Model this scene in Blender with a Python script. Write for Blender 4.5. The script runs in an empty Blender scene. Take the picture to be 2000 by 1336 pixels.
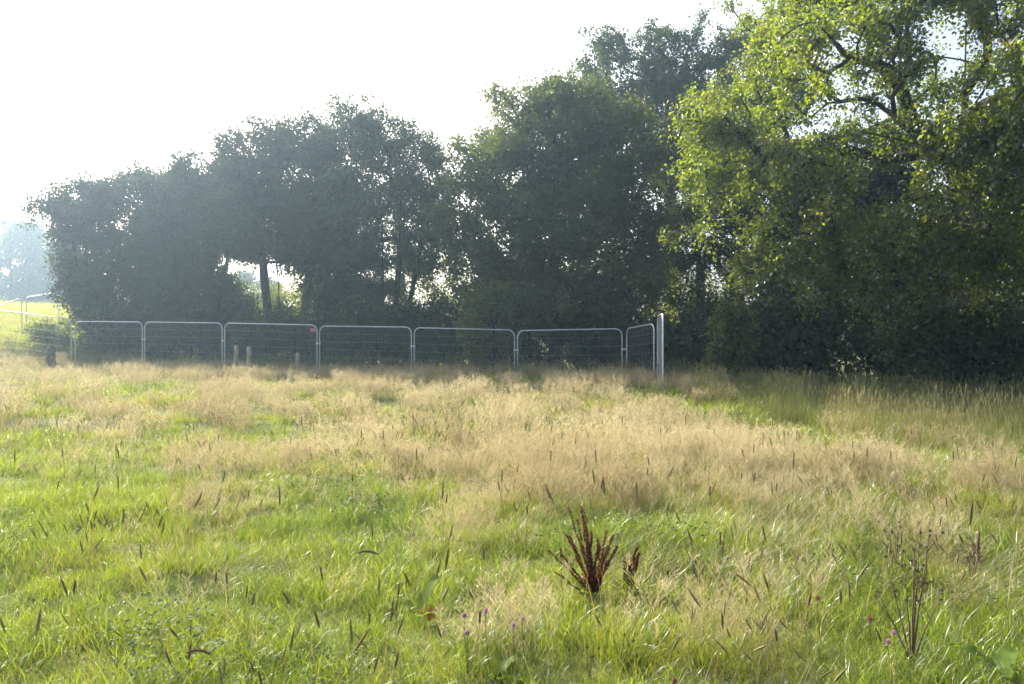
import bpy, math
import numpy as np
from mathutils import Vector

# ------------------------------------------------------------------ camera, sky, sun, exposure
S = bpy.context.scene
R = math.radians
CAM_H = 1.6
F = 1450.0                      # focal length in photograph pixels (2000 wide)
SUN_AZ, SUN_EL = -37.0, 33.0    # degrees; azimuth is measured from the view direction, negative = left

cam_d = bpy.data.cameras.new('camera')
cam_d.sensor_width = 36.0
cam_d.lens = 36.0 * F / 2000.0
cam_d.clip_end = 5000.0
cam_d.clip_start = 0.05
cam = bpy.data.objects.new('camera', cam_d)
S.collection.objects.link(cam)
cam.location = (0, 0, CAM_H)
cam.rotation_euler = (R(90 - 0.32), 0, 0)
S.camera = cam

W = bpy.data.worlds.new('World'); S.world = W; W.use_nodes = True
wn = W.node_tree; bg = wn.nodes['Background']
sky = wn.nodes.new('ShaderNodeTexSky'); sky.sky_type = 'NISHITA'; sky.sun_disc = False
sky.sun_elevation = R(SUN_EL); sky.sun_rotation = R(SUN_AZ)
sky.dust_density = 7.0; sky.air_density = 1.0; sky.ozone_density = 1.0; sky.altitude = 60
wn.links.new(sky.outputs[0], bg.inputs[0]); bg.inputs[1].default_value = 0.15

sun_d = bpy.data.lights.new('sun', 'SUN'); sun_d.energy = 5.0; sun_d.angle = R(0.53); sun_d.color = (1.0, 0.93, 0.80)
sun = bpy.data.objects.new('sun', sun_d); S.collection.objects.link(sun)
sd = Vector((math.sin(R(SUN_AZ)) * math.cos(R(SUN_EL)), math.cos(R(SUN_AZ)) * math.cos(R(SUN_EL)), math.sin(R(SUN_EL))))
sun.rotation_euler = sd.to_track_quat('Z', 'Y').to_euler()
sun.location = sd * 60

S.view_settings.view_transform = 'Standard'; S.view_settings.look = 'None'
S.view_settings.exposure = 1.3; S.view_settings.gamma = 1.0; S.view_settings.use_curve_mapping = False
cy = S.cycles
cy.max_bounces = 7; cy.diffuse_bounces = 3; cy.glossy_bounces = 2; cy.transmission_bounces = 5; cy.volume_bounces = 0
cy.transparent_max_bounces = 8; cy.caustics_reflective = False; cy.caustics_refractive = False
cy.use_denoising = True; cy.use_adaptive_sampling = True; cy.adaptive_threshold = 0.04; cy.adaptive_min_samples = 16; cy.debug_use_spatial_splits = True
try:
    cy.denoiser = 'OPENIMAGEDENOISE'; cy.denoising_input_passes = 'RGB_ALBEDO_NORMAL'
except Exception:
    pass
cy.sample_clamp_indirect = 6.0

# ------------------------------------------------------------------ helpers
C = S.collection
RNG = np.random.default_rng(11)

def tri_mesh(name, V, T, attrs=None, smooth=False):
    me = bpy.data.meshes.new(name)
    V = np.ascontiguousarray(V, np.float32); T = np.ascontiguousarray(T, np.int32)
    me.vertices.add(len(V)); me.vertices.foreach_set('co', V.ravel())
    me.loops.add(T.size); me.loops.foreach_set('vertex_index', T.ravel())
    me.polygons.add(len(T)); me.polygons.foreach_set('loop_start', np.arange(0, T.size, 3, dtype=np.int32))
    if smooth:
        me.polygons.foreach_set('use_smooth', np.ones(len(T), bool))
    for k, a in (attrs or {}).items():
        at = me.attributes.new(k, 'FLOAT', 'POINT'); at.data.foreach_set('value', np.ascontiguousarray(a, np.float32))
    me.update(); me.validate()
    return me

def obj(name, me, mat=None, parent=None, loc=None):
    o = bpy.data.objects.new(name, me); C.objects.link(o)
    if mat is not None and not me.materials:
        me.materials.append(mat)
    if parent is not None:
        o.parent = parent
    if loc is not None:
        o.location = loc
    return o

def tag(o, label=None, cat=None, group=None, kind=None):
    if label: o['label'] = label
    if cat: o['category'] = cat
    if group: o['group'] = group
    if kind: o['kind'] = kind
    return o

def thing(name, label, cat, loc=(0, 0, 0), group=None):
    o = bpy.data.objects.new(name, None); o.empty_display_size = 0.1; C.objects.link(o); o.location = loc
    return tag(o, label, cat, group)

class MB:
    """collects triangles"""
    def __init__(s): s.V, s.T, s.n, s.A = [], [], 0, []
    def add(s, V, T, a=0.0):
        V = np.asarray(V, float).reshape(-1, 3)
        s.V.append(V); s.T.append(np.asarray(T, int).reshape(-1, 3) + s.n); s.n += len(V)
        s.A.append(np.broadcast_to(np.asarray(a, float), (len(V),)))
        return s
    def mesh(s, name, smooth=False):
        return tri_mesh(name, np.concatenate(s.V), np.concatenate(s.T), {'rv': np.concatenate(s.A)}, smooth)

def unit(v):
    v = np.asarray(v, float)
    return v / np.maximum(np.linalg.norm(v, axis=-1, keepdims=True), 1e-9)

def tube(P, r, k=5, closed_ends=True):
    """tube along a polyline P with radii r: (V, T)"""
    P = np.asarray(P, float); n = len(P); r = np.broadcast_to(np.asarray(r, float), (n,))
    t = np.zeros_like(P); t[1:-1] = P[2:] - P[:-2]; t[0] = P[1] - P[0]; t[-1] = P[-1] - P[-2]; t = unit(t)
    ref = np.array([0.31, 0.17, 0.93]) if abs(t[:, 2]).mean() < 0.8 else np.array([0.95, 0.2, 0.1])
    a = unit(np.cross(t, ref)); b = np.cross(t, a)
    ang = np.arange(k) * 2 * np.pi / k
    V = (P[:, None] + r[:, None, None] * (np.cos(ang)[None, :, None] * a[:, None] + np.sin(ang)[None, :, None] * b[:, None])).reshape(-1, 3)
    i = np.arange(n - 1)[:, None] * k; j = np.arange(k)[None]; j2 = (j + 1) % k
    q = np.stack([i + j, i + j2, i + k + j2, i + k + j], -1).reshape(-1, 4)
    T = np.concatenate([q[:, [0, 1, 2]], q[:, [0, 2, 3]]])
    if closed_ends:
        f = np.arange(1, k - 1)
        T = np.concatenate([T, np.stack([0 * f, f + 1, f], -1), np.stack([0 * f, f, f + 1], -1) + (n - 1) * k])
    return V, T

def smoothstep(a, b, x):
    t = np.clip((x - a) / (b - a), 0, 1); return t * t * (3 - 2 * t)

_perm = RNG.random((64, 64))
def noise2(x, y, s):
    x = np.asarray(x, float) / s + 17.3; y = np.asarray(y, float) / s + 5.1
    xi = np.floor(x).astype(int); yi = np.floor(y).astype(int); fx = x - xi; fy = y - yi
    fx = fx * fx * (3 - 2 * fx); fy = fy * fy * (3 - 2 * fy)
    g = lambda i, j: _perm[i % 64, j % 64]
    return (g(xi, yi) * (1 - fx) + g(xi + 1, yi) * fx) * (1 - fy) + (g(xi, yi + 1) * (1 - fx) + g(xi + 1, yi + 1) * fx) * fy

def ground_z(x, y):
    x = np.asarray(x, float); y = np.asarray(y, float)
    u = -(x + 14) * 0.8 + (y - 26) * 0.6
    v = np.log1p(np.exp(np.clip((u - 3) / 1.5, -30, 30))) * 1.5
    hill = 7.0 * (1 - np.exp(-0.15 * v / 7.0))
    bumps = 0.10 * (noise2(x, y, 3.1) - 0.5) + 0.07 * (noise2(x, y, 1.1) - 0.5) + 0.16 * (noise2(x + 5, y, 0.42) - 0.5) * smoothstep(14, 7, y)
    bumps = bumps * smoothstep(60, 30, np.hypot(x, y))
    right = 0.06 * smoothstep(8, 20, x) * smoothstep(6, 16, y)
    fence = 0.36 * smoothstep(11, 20, y) * smoothstep(8, 3.5, x)
    return hill + bumps + right + fence * smoothstep(60, 30, y)

def at_px(px, d):          # lateral position of a thing seen in photograph column px at depth d
    return (px - 1000.0) / F * d

# ------------------------------------------------------------------ materials
def new_mat(name):
    m = bpy.data.materials.new(name); m.use_nodes = True
    return m, m.node_tree.nodes, m.node_tree.links, m.node_tree.nodes['Principled BSDF']

def attr(nt, name, inst=False):
    n = nt.nodes.new('ShaderNodeAttribute'); n.attribute_name = name
    n.attribute_type = 'INSTANCER' if inst else 'GEOMETRY'
    return n.outputs['Fac']

def ramp(nt, fac, stops):
    n = nt.nodes.new('ShaderNodeValToRGB'); e = n.color_ramp.elements
    e[0].position, e[0].color = stops[0][0], (*stops[0][1], 1)
    e[1].position, e[1].color = stops[-1][0], (*stops[-1][1], 1)
    for p, c in stops[1:-1]:
        x = e.new(p); x.color = (*c, 1)
    if fac is not None: nt.links.new(fac, n.inputs[0])
    return n.outputs[0]

def math_n(nt, op, a, b=None, clamp=False):
    n = nt.nodes.new('ShaderNodeMath'); n.operation = op; n.use_clamp = clamp
    for k, v in ((0, a), (1, b)):
        if v is None: continue
        if isinstance(v, (int, float)): n.inputs[k].default_value = v
        else: nt.links.new(v, n.inputs[k])
    return n.outputs[0]

def leafy(name, stops, trans=0.45, tgain=(1.6, 1.7, 0.7), rough=0.5, spec=0.4, inst=None, extra=None):
    """leaf / blade material: diffuse + gloss on top, light passing through"""
    m, N, L, p = new_mat(name); nt = m.node_tree
    f = attr(nt, 'rv')
    if inst:
        g = attr(nt, inst, True)
        f = math_n(nt, 'ADD', math_n(nt, 'MULTIPLY', f, 0.45), math_n(nt, 'MULTIPLY', g, 0.55))
    if extra is not None:      # woody / dead patches from a slow noise
        tc = N.new('ShaderNodeTexCoord'); nz = N.new('ShaderNodeTexNoise'); nz.inputs['Scale'].default_value = extra
        L.new(tc.outputs['Object'], nz.inputs['Vector'])
        f = math_n(nt, 'ADD', math_n(nt, 'MULTIPLY', f, 0.6), math_n(nt, 'MULTIPLY', math_n(nt, 'SUBTRACT', nz.outputs[0], 0.2, True), 0.66), True)
    col = ramp(nt, f, stops)
    N.remove(p)
    df = N.new('ShaderNodeBsdfDiffuse'); L.new(col, df.inputs['Color'])
    tr = N.new('ShaderNodeBsdfTranslucent'); mul = N.new('ShaderNodeMix'); mul.data_type = 'RGBA'; mul.blend_type = 'MULTIPLY'
    mul.inputs[0].default_value = 1.0; L.new(col, mul.inputs[6]); mul.inputs[7].default_value = (*tgain, 1)
    L.new(mul.outputs[2], tr.inputs['Color'])
    m1 = N.new('ShaderNodeMixShader'); m1.inputs[0].default_value = trans
    L.new(df.outputs[0], m1.inputs[1]); L.new(tr.outputs[0], m1.inputs[2])
    gl = N.new('ShaderNodeBsdfGlossy'); gl.inputs['Roughness'].default_value = rough; gl.inputs['Color'].default_value = (0.9, 0.95, 1.0, 1)
    mx = N.new('ShaderNodeMixShader'); mx.inputs[0].default_value = spec * 0.11
    L.new(m1.outputs[0], mx.inputs[1]); L.new(gl.outputs[0], mx.inputs[2])
    L.new(mx.outputs[0], N['Material Output'].inputs['Surface'])
    return m

def plain(name, col, rough=0.7, metal=0.0, var=None, scale=8.0, bump=0.0, spec=0.3):
    m, N, L, p = new_mat(name); nt = m.node_tree
    p.inputs['Roughness'].default_value = rough; p.inputs['Metallic'].default_value = metal
    p.inputs['Specular IOR Level'].default_value = spec
    if var is None:
        p.inputs['Base Color'].default_value = (*col, 1)
    else:
        tc = N.new('ShaderNodeTexCoord'); nz = N.new('ShaderNodeTexNoise'); nz.inputs['Scale'].default_value = scale
        nz.inputs['Detail'].default_value = 6
        L.new(tc.outputs['Object'], nz.inputs['Vector'])
        L.new(ramp(nt, nz.outputs[0], [(0.3, col), (0.7, var)]), p.inputs['Base Color'])
        if bump:
            b = N.new('ShaderNodeBump'); b.inputs['Strength'].default_value = bump; b.inputs['Distance'].default_value = 0.02
            L.new(nz.outputs[0], b.inputs['Height']); L.new(b.outputs[0], p.inputs['Normal'])
    return m

M = {}
M['soil'] = plain('soil_and_thatch', (0.055, 0.05, 0.022), 0.95, var=(0.13, 0.12, 0.045), scale=3.0, bump=0.6)
M['bark'] = plain('bark', (0.022, 0.018, 0.014), 0.9, var=(0.055, 0.046, 0.036), scale=9, bump=0.8)
M['twig'] = plain('pale_bark', (0.06, 0.05, 0.04), 0.85, var=(0.11, 0.095, 0.075), scale=9)
M['galv'] = plain('galvanised_steel', (0.55, 0.58, 0.60), 0.45, 0.6, var=(0.7, 0.73, 0.75), scale=14, spec=0.5)
M['wire'] = plain('galvanised_wire', (0.34, 0.37, 0.40), 0.5, 0.7)
M['concrete'] = plain('concrete', (0.25, 0.25, 0.24), 0.9, var=(0.34, 0.33, 0.31), scale=12, bump=0.4)
M['stake'] = plain('weathered_wood', (0.34, 0.28, 0.19), 0.85, var=(0.48, 0.41, 0.29), scale=11, bump=0.4)
M['stump'] = plain('rotten_wood', (0.09, 0.06, 0.045), 0.9, var=(0.20, 0.14, 0.10), scale=9, bump=0.9)
M['red'] = plain('red_plastic', (0.55, 0.07, 0.09), 0.5, var=(0.62, 0.11, 0.13), scale=5)
M['white'] = plain('white_plastic', (0.75, 0.74, 0.72), 0.5)

GREEN = [(0.0, (0.054, 0.096, 0.015)), (0.35, (0.142, 0.192, 0.028)), (0.6, (0.210, 0.238, 0.045)), (0.8, (0.23, 0.22, 0.055)), (1.0, (0.32, 0.255, 0.12))]
M['green'] = leafy('green_grass', GREEN, 0.55, (1.85, 1.85, 0.55), 0.32, 0.4, inst='tint')
M['dry'] = leafy('bleached_bent_grass', [(0.0, (0.25, 0.19, 0.085)), (0.5, (0.41, 0.345, 0.20)), (1.0, (0.59, 0.515, 0.33))], 0.45, (1.15, 1.15, 1.05), 0.6, 0.3, inst='tint')
M['tall'] = leafy('tall_meadow_grass', [(0.0, (0.08, 0.115, 0.025)), (0.5, (0.19, 0.205, 0.065)), (0.78, (0.36, 0.31, 0.15)), (1.0, (0.50, 0.42, 0.25))], 0.4, (1.3, 1.25, 0.8), 0.55, 0.3, inst='tint')
M['straw'] = leafy('lodged_straw', [(0.0, (0.22, 0.17, 0.08)), (0.5, (0.36, 0.30, 0.16)), (1.0, (0.55, 0.50, 0.36))], 0.35, (1.2, 1.15, 0.9), 0.5, 0.15, inst='tint')
M['clover'] = leafy('clover_leaves', [(0.0, (0.06, 0.10, 0.02)), (0.6, (0.10, 0.15, 0.03)), (1.0, (0.16, 0.19, 0.045))], 0.4, (1.5, 1.7, 0.6), 0.6, 0.2, inst='tint')
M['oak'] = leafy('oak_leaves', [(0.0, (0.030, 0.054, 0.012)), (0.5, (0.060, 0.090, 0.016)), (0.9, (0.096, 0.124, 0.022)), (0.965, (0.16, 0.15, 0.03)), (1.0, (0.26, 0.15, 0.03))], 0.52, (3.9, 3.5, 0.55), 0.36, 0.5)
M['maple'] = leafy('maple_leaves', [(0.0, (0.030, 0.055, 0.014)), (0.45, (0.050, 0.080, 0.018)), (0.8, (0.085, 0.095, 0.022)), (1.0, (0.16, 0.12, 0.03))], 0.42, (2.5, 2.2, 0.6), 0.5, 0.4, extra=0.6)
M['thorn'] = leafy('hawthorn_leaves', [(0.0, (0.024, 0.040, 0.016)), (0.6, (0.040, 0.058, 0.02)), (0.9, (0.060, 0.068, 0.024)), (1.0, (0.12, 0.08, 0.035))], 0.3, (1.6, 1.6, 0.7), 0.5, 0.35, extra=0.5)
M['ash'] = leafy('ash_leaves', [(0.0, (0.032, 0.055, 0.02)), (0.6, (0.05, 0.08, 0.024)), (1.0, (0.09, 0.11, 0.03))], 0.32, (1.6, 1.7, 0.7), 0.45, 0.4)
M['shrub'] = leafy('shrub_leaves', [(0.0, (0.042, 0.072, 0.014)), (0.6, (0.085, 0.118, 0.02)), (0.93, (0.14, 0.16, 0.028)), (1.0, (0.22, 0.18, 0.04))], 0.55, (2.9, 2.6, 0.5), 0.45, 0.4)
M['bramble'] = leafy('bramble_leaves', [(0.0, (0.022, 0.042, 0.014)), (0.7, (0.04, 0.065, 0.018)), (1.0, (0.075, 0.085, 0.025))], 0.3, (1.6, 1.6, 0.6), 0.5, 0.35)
M['dock'] = leafy('dock_seeds', [(0.0, (0.075, 0.026, 0.013)), (0.6, (0.135, 0.046, 0.022)), (1.0, (0.22, 0.09, 0.045))], 0.35, (1.4, 0.9, 0.7), 0.6, 0.3)
M['dockstem'] = plain('dock_stem', (0.09, 0.03, 0.018), 0.7, var=(0.14, 0.06, 0.03), scale=30)
M['dockleaf'] = leafy('dock_leaf', [(0.0, (0.10, 0.16, 0.025)), (0.6, (0.17, 0.22, 0.04)), (1.0, (0.24, 0.26, 0.05))], 0.5, (1.6, 1.7, 0.5), 0.55, 0.1)
M['orangeleaf'] = leafy('orange_leaf', [(0.0, (0.32, 0.10, 0.025)), (1.0, (0.42, 0.17, 0.04))], 0.45, (1.5, 1.1, 0.7), 0.5, 0.3)
M['timothy'] = leafy('timothy_heads', [(0.0, (0.11, 0.075, 0.045)), (0.6, (0.19, 0.135, 0.085)), (1.0, (0.30, 0.22, 0.14))], 0.2, (1.2, 1.1, 0.9), 0.75, 0.2)
M['stem'] = leafy('grass_stems', [(0.0, (0.13, 0.13, 0.045)), (0.5, (0.22, 0.18, 0.075)), (1.0, (0.32, 0.24, 0.11))], 0.3, (1.3, 1.3, 0.7), 0.5, 0.3)
M['deadstem'] = plain('dead_stem', (0.11, 0.07, 0.045), 0.8, var=(0.20, 0.14, 0.09), scale=25)
M['deadhead'] = plain('dead_seed_head', (0.075, 0.06, 0.05), 0.9, var=(0.16, 0.14, 0.12), scale=60)
M['thistle'] = leafy('dark_thistle', [(0.0, (0.018, 0.024, 0.012)), (1.0, (0.05, 0.055, 0.025))], 0.2, (1.3, 1.4, 0.7), 0.6, 0.3)
M['pink'] = leafy('clover_flower', [(0.0, (0.34, 0.20, 0.28)), (0.6, (0.46, 0.30, 0.38)), (1.0, (0.58, 0.44, 0.48))], 0.35, (1.2, 1.0, 1.2), 0.6, 0.3)
M['brownpink'] = leafy('faded_clover_flower', [(0.0, (0.20, 0.08, 0.06)), (1.0, (0.34, 0.16, 0.12))], 0.3, (1.2, 1.0, 1.0), 0.7, 0.2)
M['yarrow'] = leafy('white_flower', [(0.0, (0.55, 0.53, 0.46)), (1.0, (0.75, 0.74, 0.68))], 0.35, (1.1, 1.1, 1.0), 0.6, 0.2)

# ------------------------------------------------------------------ ground
def build_ground():
    a = np.concatenate([-np.geomspace(1500, 41, 28), np.arange(-40, 40.1, 0.5), np.geomspace(41, 1500, 28)])
    b = np.concatenate([-np.geomspace(600, 7, 18), np.arange(-6, 60.1, 0.5), np.geomspace(62, 3000, 36)])
    X, Y = np.meshgrid(a, b); Z = ground_z(X, Y)
    V = np.stack([X, Y, Z], -1).reshape(-1, 3); nx = len(a); ny = len(b)
    i = (np.arange(ny - 1)[:, None] * nx + np.arange(nx - 1)[None]).ravel()
    T = np.concatenate([np.stack([i, i + 1, i + nx + 1], -1), np.stack([i, i + nx + 1, i + nx], -1)])
    m, N, L, p = new_mat('meadow_floor'); nt = m.node_tree
    tc = N.new('ShaderNodeTexCoord'); nz = N.new('ShaderNodeTexNoise'); nz.inputs['Scale'].default_value = 0.35; nz.inputs['Detail'].default_value = 8
    L.new(tc.outputs['Object'], nz.inputs['Vector'])
    n2 = N.new('ShaderNodeTexNoise'); n2.inputs['Scale'].default_value = 9; n2.inputs['Detail'].default_value = 6; L.new(tc.outputs['Object'], n2.inputs['Vector'])
    f = math_n(nt, 'ADD', math_n(nt, 'MULTIPLY', nz.outputs[0], 0.6), math_n(nt, 'MULTIPLY', n2.outputs[0], 0.4))
    L.new(ramp(nt, f, [(0.3, (0.05, 0.07, 0.018)), (0.5, (0.10, 0.12, 0.03)), (0.7, (0.17, 0.15, 0.06))]), p.inputs['Base Color'])
    p.inputs['Roughness'].default_value = 0.95; p.inputs['Specular IOR Level'].default_value = 0.1
    bm = N.new('ShaderNodeBump'); bm.inputs['Strength'].default_value = 0.8; bm.inputs['Distance'].default_value = 0.05
    L.new(n2.outputs[0], bm.inputs['Height']); L.new(bm.outputs[0], p.inputs['Normal'])
    o = obj('ground', tri_mesh('ground', V, T, smooth=True), m)
    tag(o, 'gently rolling meadow ground under the grass', 'ground', kind='structure')
build_ground()

# ------------------------------------------------------------------ trees
def leaf_mesh_arrays(P, D, N, L, Wd, fold=0.18, lobes=False):
    """leaves at base points P, along D, facing N; returns V, T, verts-per-leaf"""
    D = unit(D); S_ = unit(np.cross(D, N)); U = np.cross(S_, D)
    L = L[:, None]; Wd = Wd[:, None]
    tip = P + D * L - U * L * 0.12
    if lobes:
        l1 = P + D * L * 0.3 + S_ * Wd * 0.28; r1 = P + D * L * 0.3 - S_ * Wd * 0.28
        l2 = P + D * L * 0.72 + S_ * Wd * 0.5 + U * Wd * fold; r2 = P + D * L * 0.72 - S_ * Wd * 0.5 + U * Wd * fold
        V = np.stack([P, r1, r2, tip, l2, l1], 1); k = 6
        t = np.array([[0, 1, 2], [0, 2, 3], [0, 3, 4], [0, 4, 5]])
    else:
        mid = P + D * L * 0.48
        V = np.stack([P, mid - S_ * Wd * 0.5 + U * Wd * fold, tip, mid + S_ * Wd * 0.5 + U * Wd * fold], 1); k = 4
        t = np.array([[0, 1, 2], [0, 2, 3]])
    T = (np.arange(len(P))[:, None, None] * k + t[None]).reshape(-1, 3)
    return V.reshape(-1, 3), T, k

def sample_lobes(rng, lobes, n, shell=0.55):
    """points inside a union of ellipsoids (cx,cy,cz,rx,ry,rz), thicker towards the outside"""
    lob = np.array(lobes, float); vol = np.prod(lob[:, 3:], 1) ** 0.8
    k = rng.choice(len(lob), n, p=vol / vol.sum())
    d = unit(rng.normal(size=(n, 3))); r = rng.random(n) ** (1 / 3)
    r = shell + (1 - shell) * r
    inner = rng.random(n) < 0.2; r[inner] = rng.random(inner.sum()) * shell
    return lob[k, :3] + d * r[:, None] * lob[k, 3:]

def build_tree(name, label, loc, lobes, leafmat, n_att=500, n_leaf=60000, leaf=(0.09, 0.06), trunk_r=0.18, trunk_top=None, stems=1,
               seed=1, clump=0.38, shell=0.55, lobed=False, droop=0.15, cat='tree', group=None, barkmat='bark', split_boughs=False, minz=0.25, lean=(0, 0), alpha=0.25, gapnoise=None):
    rng = np.random.default_rng(seed)
    root = thing(name, label, cat, loc, group)
    A = sample_lobes(rng, lobes, n_att, shell); A = A[A[:, 2] > minz]
    H = max(l[2] + l[5] for l in lobes)
    tt = trunk_top or H * 0.72
    # stems
    pos, par, chain, chains = [], [], [], []
    for s in range(stems):
        ang = rng.random() * 6.28; sp = 0 if stems == 1 else 0.25 + 0.3 * rng.random()
        n = max(6, int(tt / 0.3)); t = np.linspace(0, 1, n)
        spread = 0 if stems == 1 else (0.12 + 0.16 * rng.random()) * tt
        x = np.cos(ang) * (sp + spread * t) + lean[0] * t + 0.10 * np.sin(t * 5 + ang) * t
        y = np.sin(ang) * (sp + spread * t) + lean[1] * t + 0.10 * np.cos(t * 4 + ang) * t
        hh = tt * (1 if stems == 1 else 0.75 + 0.3 * rng.random())
        idx = list(range(len(pos), len(pos) + n))
        for q in range(n):
            par.append(idx[q - 1] if q else -1); pos.append((x[q], y[q], -0.15 + hh * t[q])); chain.append(len(chains))
        chains.append([-1, idx, -1])
    pos = [np.array(p) for p in pos]
    plen = [p[2] for p in pos]
    PA = np.zeros((len(pos) + len(A) * 26, 3)); PA[:len(pos)] = pos
    PL = np.zeros(len(PA)); PL[:len(pos)] = plen
    npos = len(pos)
    order = np.argsort(np.hypot(A[:, 0], A[:, 1]) + 0.5 * np.abs(A[:, 2] - tt * 0.6) + rng.random(len(A)) * 0.8)
    for ai in order:
        a = A[ai]
        dv = a - PA[:npos]; dist = np.linalg.norm(dv, axis=1)
        cost = dist + alpha * PL[:npos] + np.where(dv[:, 2] < -0.1, 0.35 * -dv[:, 2], 0) + np.where(PA[:npos, 2] < minz + 0.4, 1.0, 0)
        j = int(np.argmin(cost)); p0 = PA[j]; d = dist[j]
        n = int(np.clip(d / 0.3, 2, 24))
        pd = p0 - PA[par[j]] if par[j] >= 0 else np.array([0, 0, 1.0])
        pd = unit(pd); c = p0 + pd * d * 0.35 + np.array([0, 0, d * 0.14]) + rng.normal(size=3) * d * 0.06
        t = np.linspace(0, 1, n + 1)[1:, None]
        q = (1 - t) ** 2 * p0 + 2 * t * (1 - t) * c + t * t * a
        q += rng.normal(size=q.shape) * 0.02 * min(1, d)
        idx = list(range(npos, npos + n))
        PA[npos:npos + n] = q; PL[npos:npos + n] = PL[j] + d * np.linspace(0, 1, n + 1)[1:]
        for k_, ii in enumerate(idx):
            par.append(j if k_ == 0 else ii - 1); chain.append(len(chains))
        pc = chains[chain[j]]
        chains.append([j, idx, len(chains) if pc[0] == -1 else pc[2]])
        npos += n
    PA = PA[:npos]
    w = np.zeros(npos); has = np.zeros(npos, bool)
    for i in range(npos - 1, -1, -1):
        if w[i] == 0: w[i] = 1
        if par[i] >= 0: w[par[i]] += w[i] if not has[i] or True else 0
    # count of tips carried (each node adds 1): scale to the trunk radius
    rad = trunk_r * (w / w[0]) ** 0.46 if stems == 1 else trunk_r * (w / max(w[c[1][0]] for c in chains[:stems])) ** 0.46
    rad = np.maximum(rad, 0.006)
    groups = {}
    for j, idx, g in chains:
        P = PA[idx] if j < 0 else np.concatenate([PA[j][None], PA[idx]])
        r = rad[idx] if j < 0 else np.concatenate([[rad[idx[0]]], rad[idx]])
        if j < 0:
            r = r * (1 + 0.5 * np.exp(-np.arange(len(r)) / 1.5))
        key = g if (split_boughs and g >= 0) else -1
        groups.setdefault(key, []).append((P, r))
    if split_boughs:       # small boughs stay with the trunk
        big = sorted([k for k in groups if k >= 0], key=lambda k: -len(groups[k]))[:14]
        for k in [k for k in groups if k >= 0 and k not in big]:
            groups[-1] += groups.pop(k)
    for k, lst in groups.items():
        mb = MB()
        for P, r in lst:
            V, T = tube(P, r, 8 if r[0] > 0.08 else (5 if r[0] > 0.02 else 3), False); mb.add(V, T)
        obj('trunk' if k == -1 else 'bough', mb.mesh(name + '_wood', True), M[barkmat], root)
    # twigs and leaves
    nA = len(A); tw = 7
    cen = PA[[c[1][-1] for c in chains[stems:]]]
    ctr = np.array([0, 0, H * 0.5])
    out = unit(cen - ctr)
    base = np.repeat(cen, tw, 0)
    tdir = unit(rng.normal(size=base.shape) + np.repeat(out, tw, 0) * 0.55 + np.array([0, 0, 0.15]))
    tl = clump * (0.5 + rng.random(len(base)) * 0.9)
    per = max(1, int(n_leaf / len(base)))
    s = rng.random((len(base), per)) ** 0.7
    sag = np.array([0, 0, -1.0])
    P = base[:, None] + tdir[:, None] * (s * tl[:, None])[..., None] + sag * (droop * (s * tl[:, None]) ** 2 / clump)[..., None] + rng.normal(size=(len(base), per, 3)) * clump * 0.2
    D = tdir[:, None] * 0.5 + rng.normal(size=P.shape) * 0.6 + sag * 0.25
    N_ = np.array([0, 0, 1.0]) * 0.7 + rng.normal(size=P.shape) * 0.6
    P = P.reshape(-1, 3); D = D.reshape(-1, 3); N_ = N_.reshape(-1, 3)
    keep = P[:, 2] > minz * 0.3
    P, D, N_ = P[keep], D[keep], N_[keep]
    n = len(P); sc = 0.65 + rng.random(n) * 0.7
    V, T, k = leaf_mesh_arrays(P, D, N_, leaf[0] * sc, leaf[1] * sc, lobes=lobed)
    tint = np.clip(rng.random(n) * 0.75 + 0.25 * np.repeat(rng.random(nA), tw * per)[keep], 0, 1)
    crown = obj('crown', tri_mesh(name + '_crown', V, T, {'rv': np.repeat(tint, k)}), leafmat, root)
    crown['kind'] = 'stuff'
    return root

def place(x, y, dz=0.0):
    return (x, y, float(ground_z(x, y)) + dz)

def ell(cx, cy, cz, rx, ry=None, rz=None):
    return (cx, cy, cz, rx, ry or rx, rz or rx)

def blobs(seed, n, cz0, cz1, rad, sx, sy, r0, r1, taper=0.5):
    """a crown envelope out of many uneven lobes"""
    g = np.random.default_rng(seed); out = []
    for i in range(n):
        t = (i + g.random()) / n; z = cz0 + (cz1 - cz0) * t
        w = rad * (1 - taper * t ** 2) ; a = g.random() * 6.28; q = math.sqrt(g.random()) * w
        r = r0 + (r1 - r0) * g.random()
        out.append(ell(math.cos(a) * q * sx, math.sin(a) * q * sy, z, r, r, r * 0.85))
    return out

def env(px0, d, rows, depth, seed, zg=None, rk=0.62):
    """crown envelope measured as rows (height in the photograph, left, right), given real size and depth at distance d"""
    g = np.random.default_rng(seed); x0 = at_px(px0, d); zg = float(ground_z(x0, d)); k = d / F; out = []
    for i, (y, xl, xr) in enumerate(rows):
        gapy = abs(rows[min(i + 1, len(rows) - 1)][0] - rows[max(i - 1, 0)][0]) / (2 if 0 < i < len(rows) - 1 else 1)
        r = gapy * k * rk; z = CAM_H + (660 - y) * k - zg; a, b = (xl - px0) * k + r * 0.8, (xr - px0) * k - r * 0.8
        n = max(1, int((b - a) / (r * 0.95)) + 1); edge = math.sqrt(max(0.15, 1 - (i / len(rows)) ** 2))
        for q in range(n):
            x = (a + b) / 2 if n == 1 else a + (b - a) * q / (n - 1)
            out.append(ell(x + g.normal() * r * 0.2, g.uniform(-1, 1) * depth * 0.55 * edge, z + g.normal() * r * 0.2, r * (0.8 + 0.5 * g.random()), depth * (0.4 + 0.3 * g.random()) * edge, r * (0.8 + 0.45 * g.random())))
    return out

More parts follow.
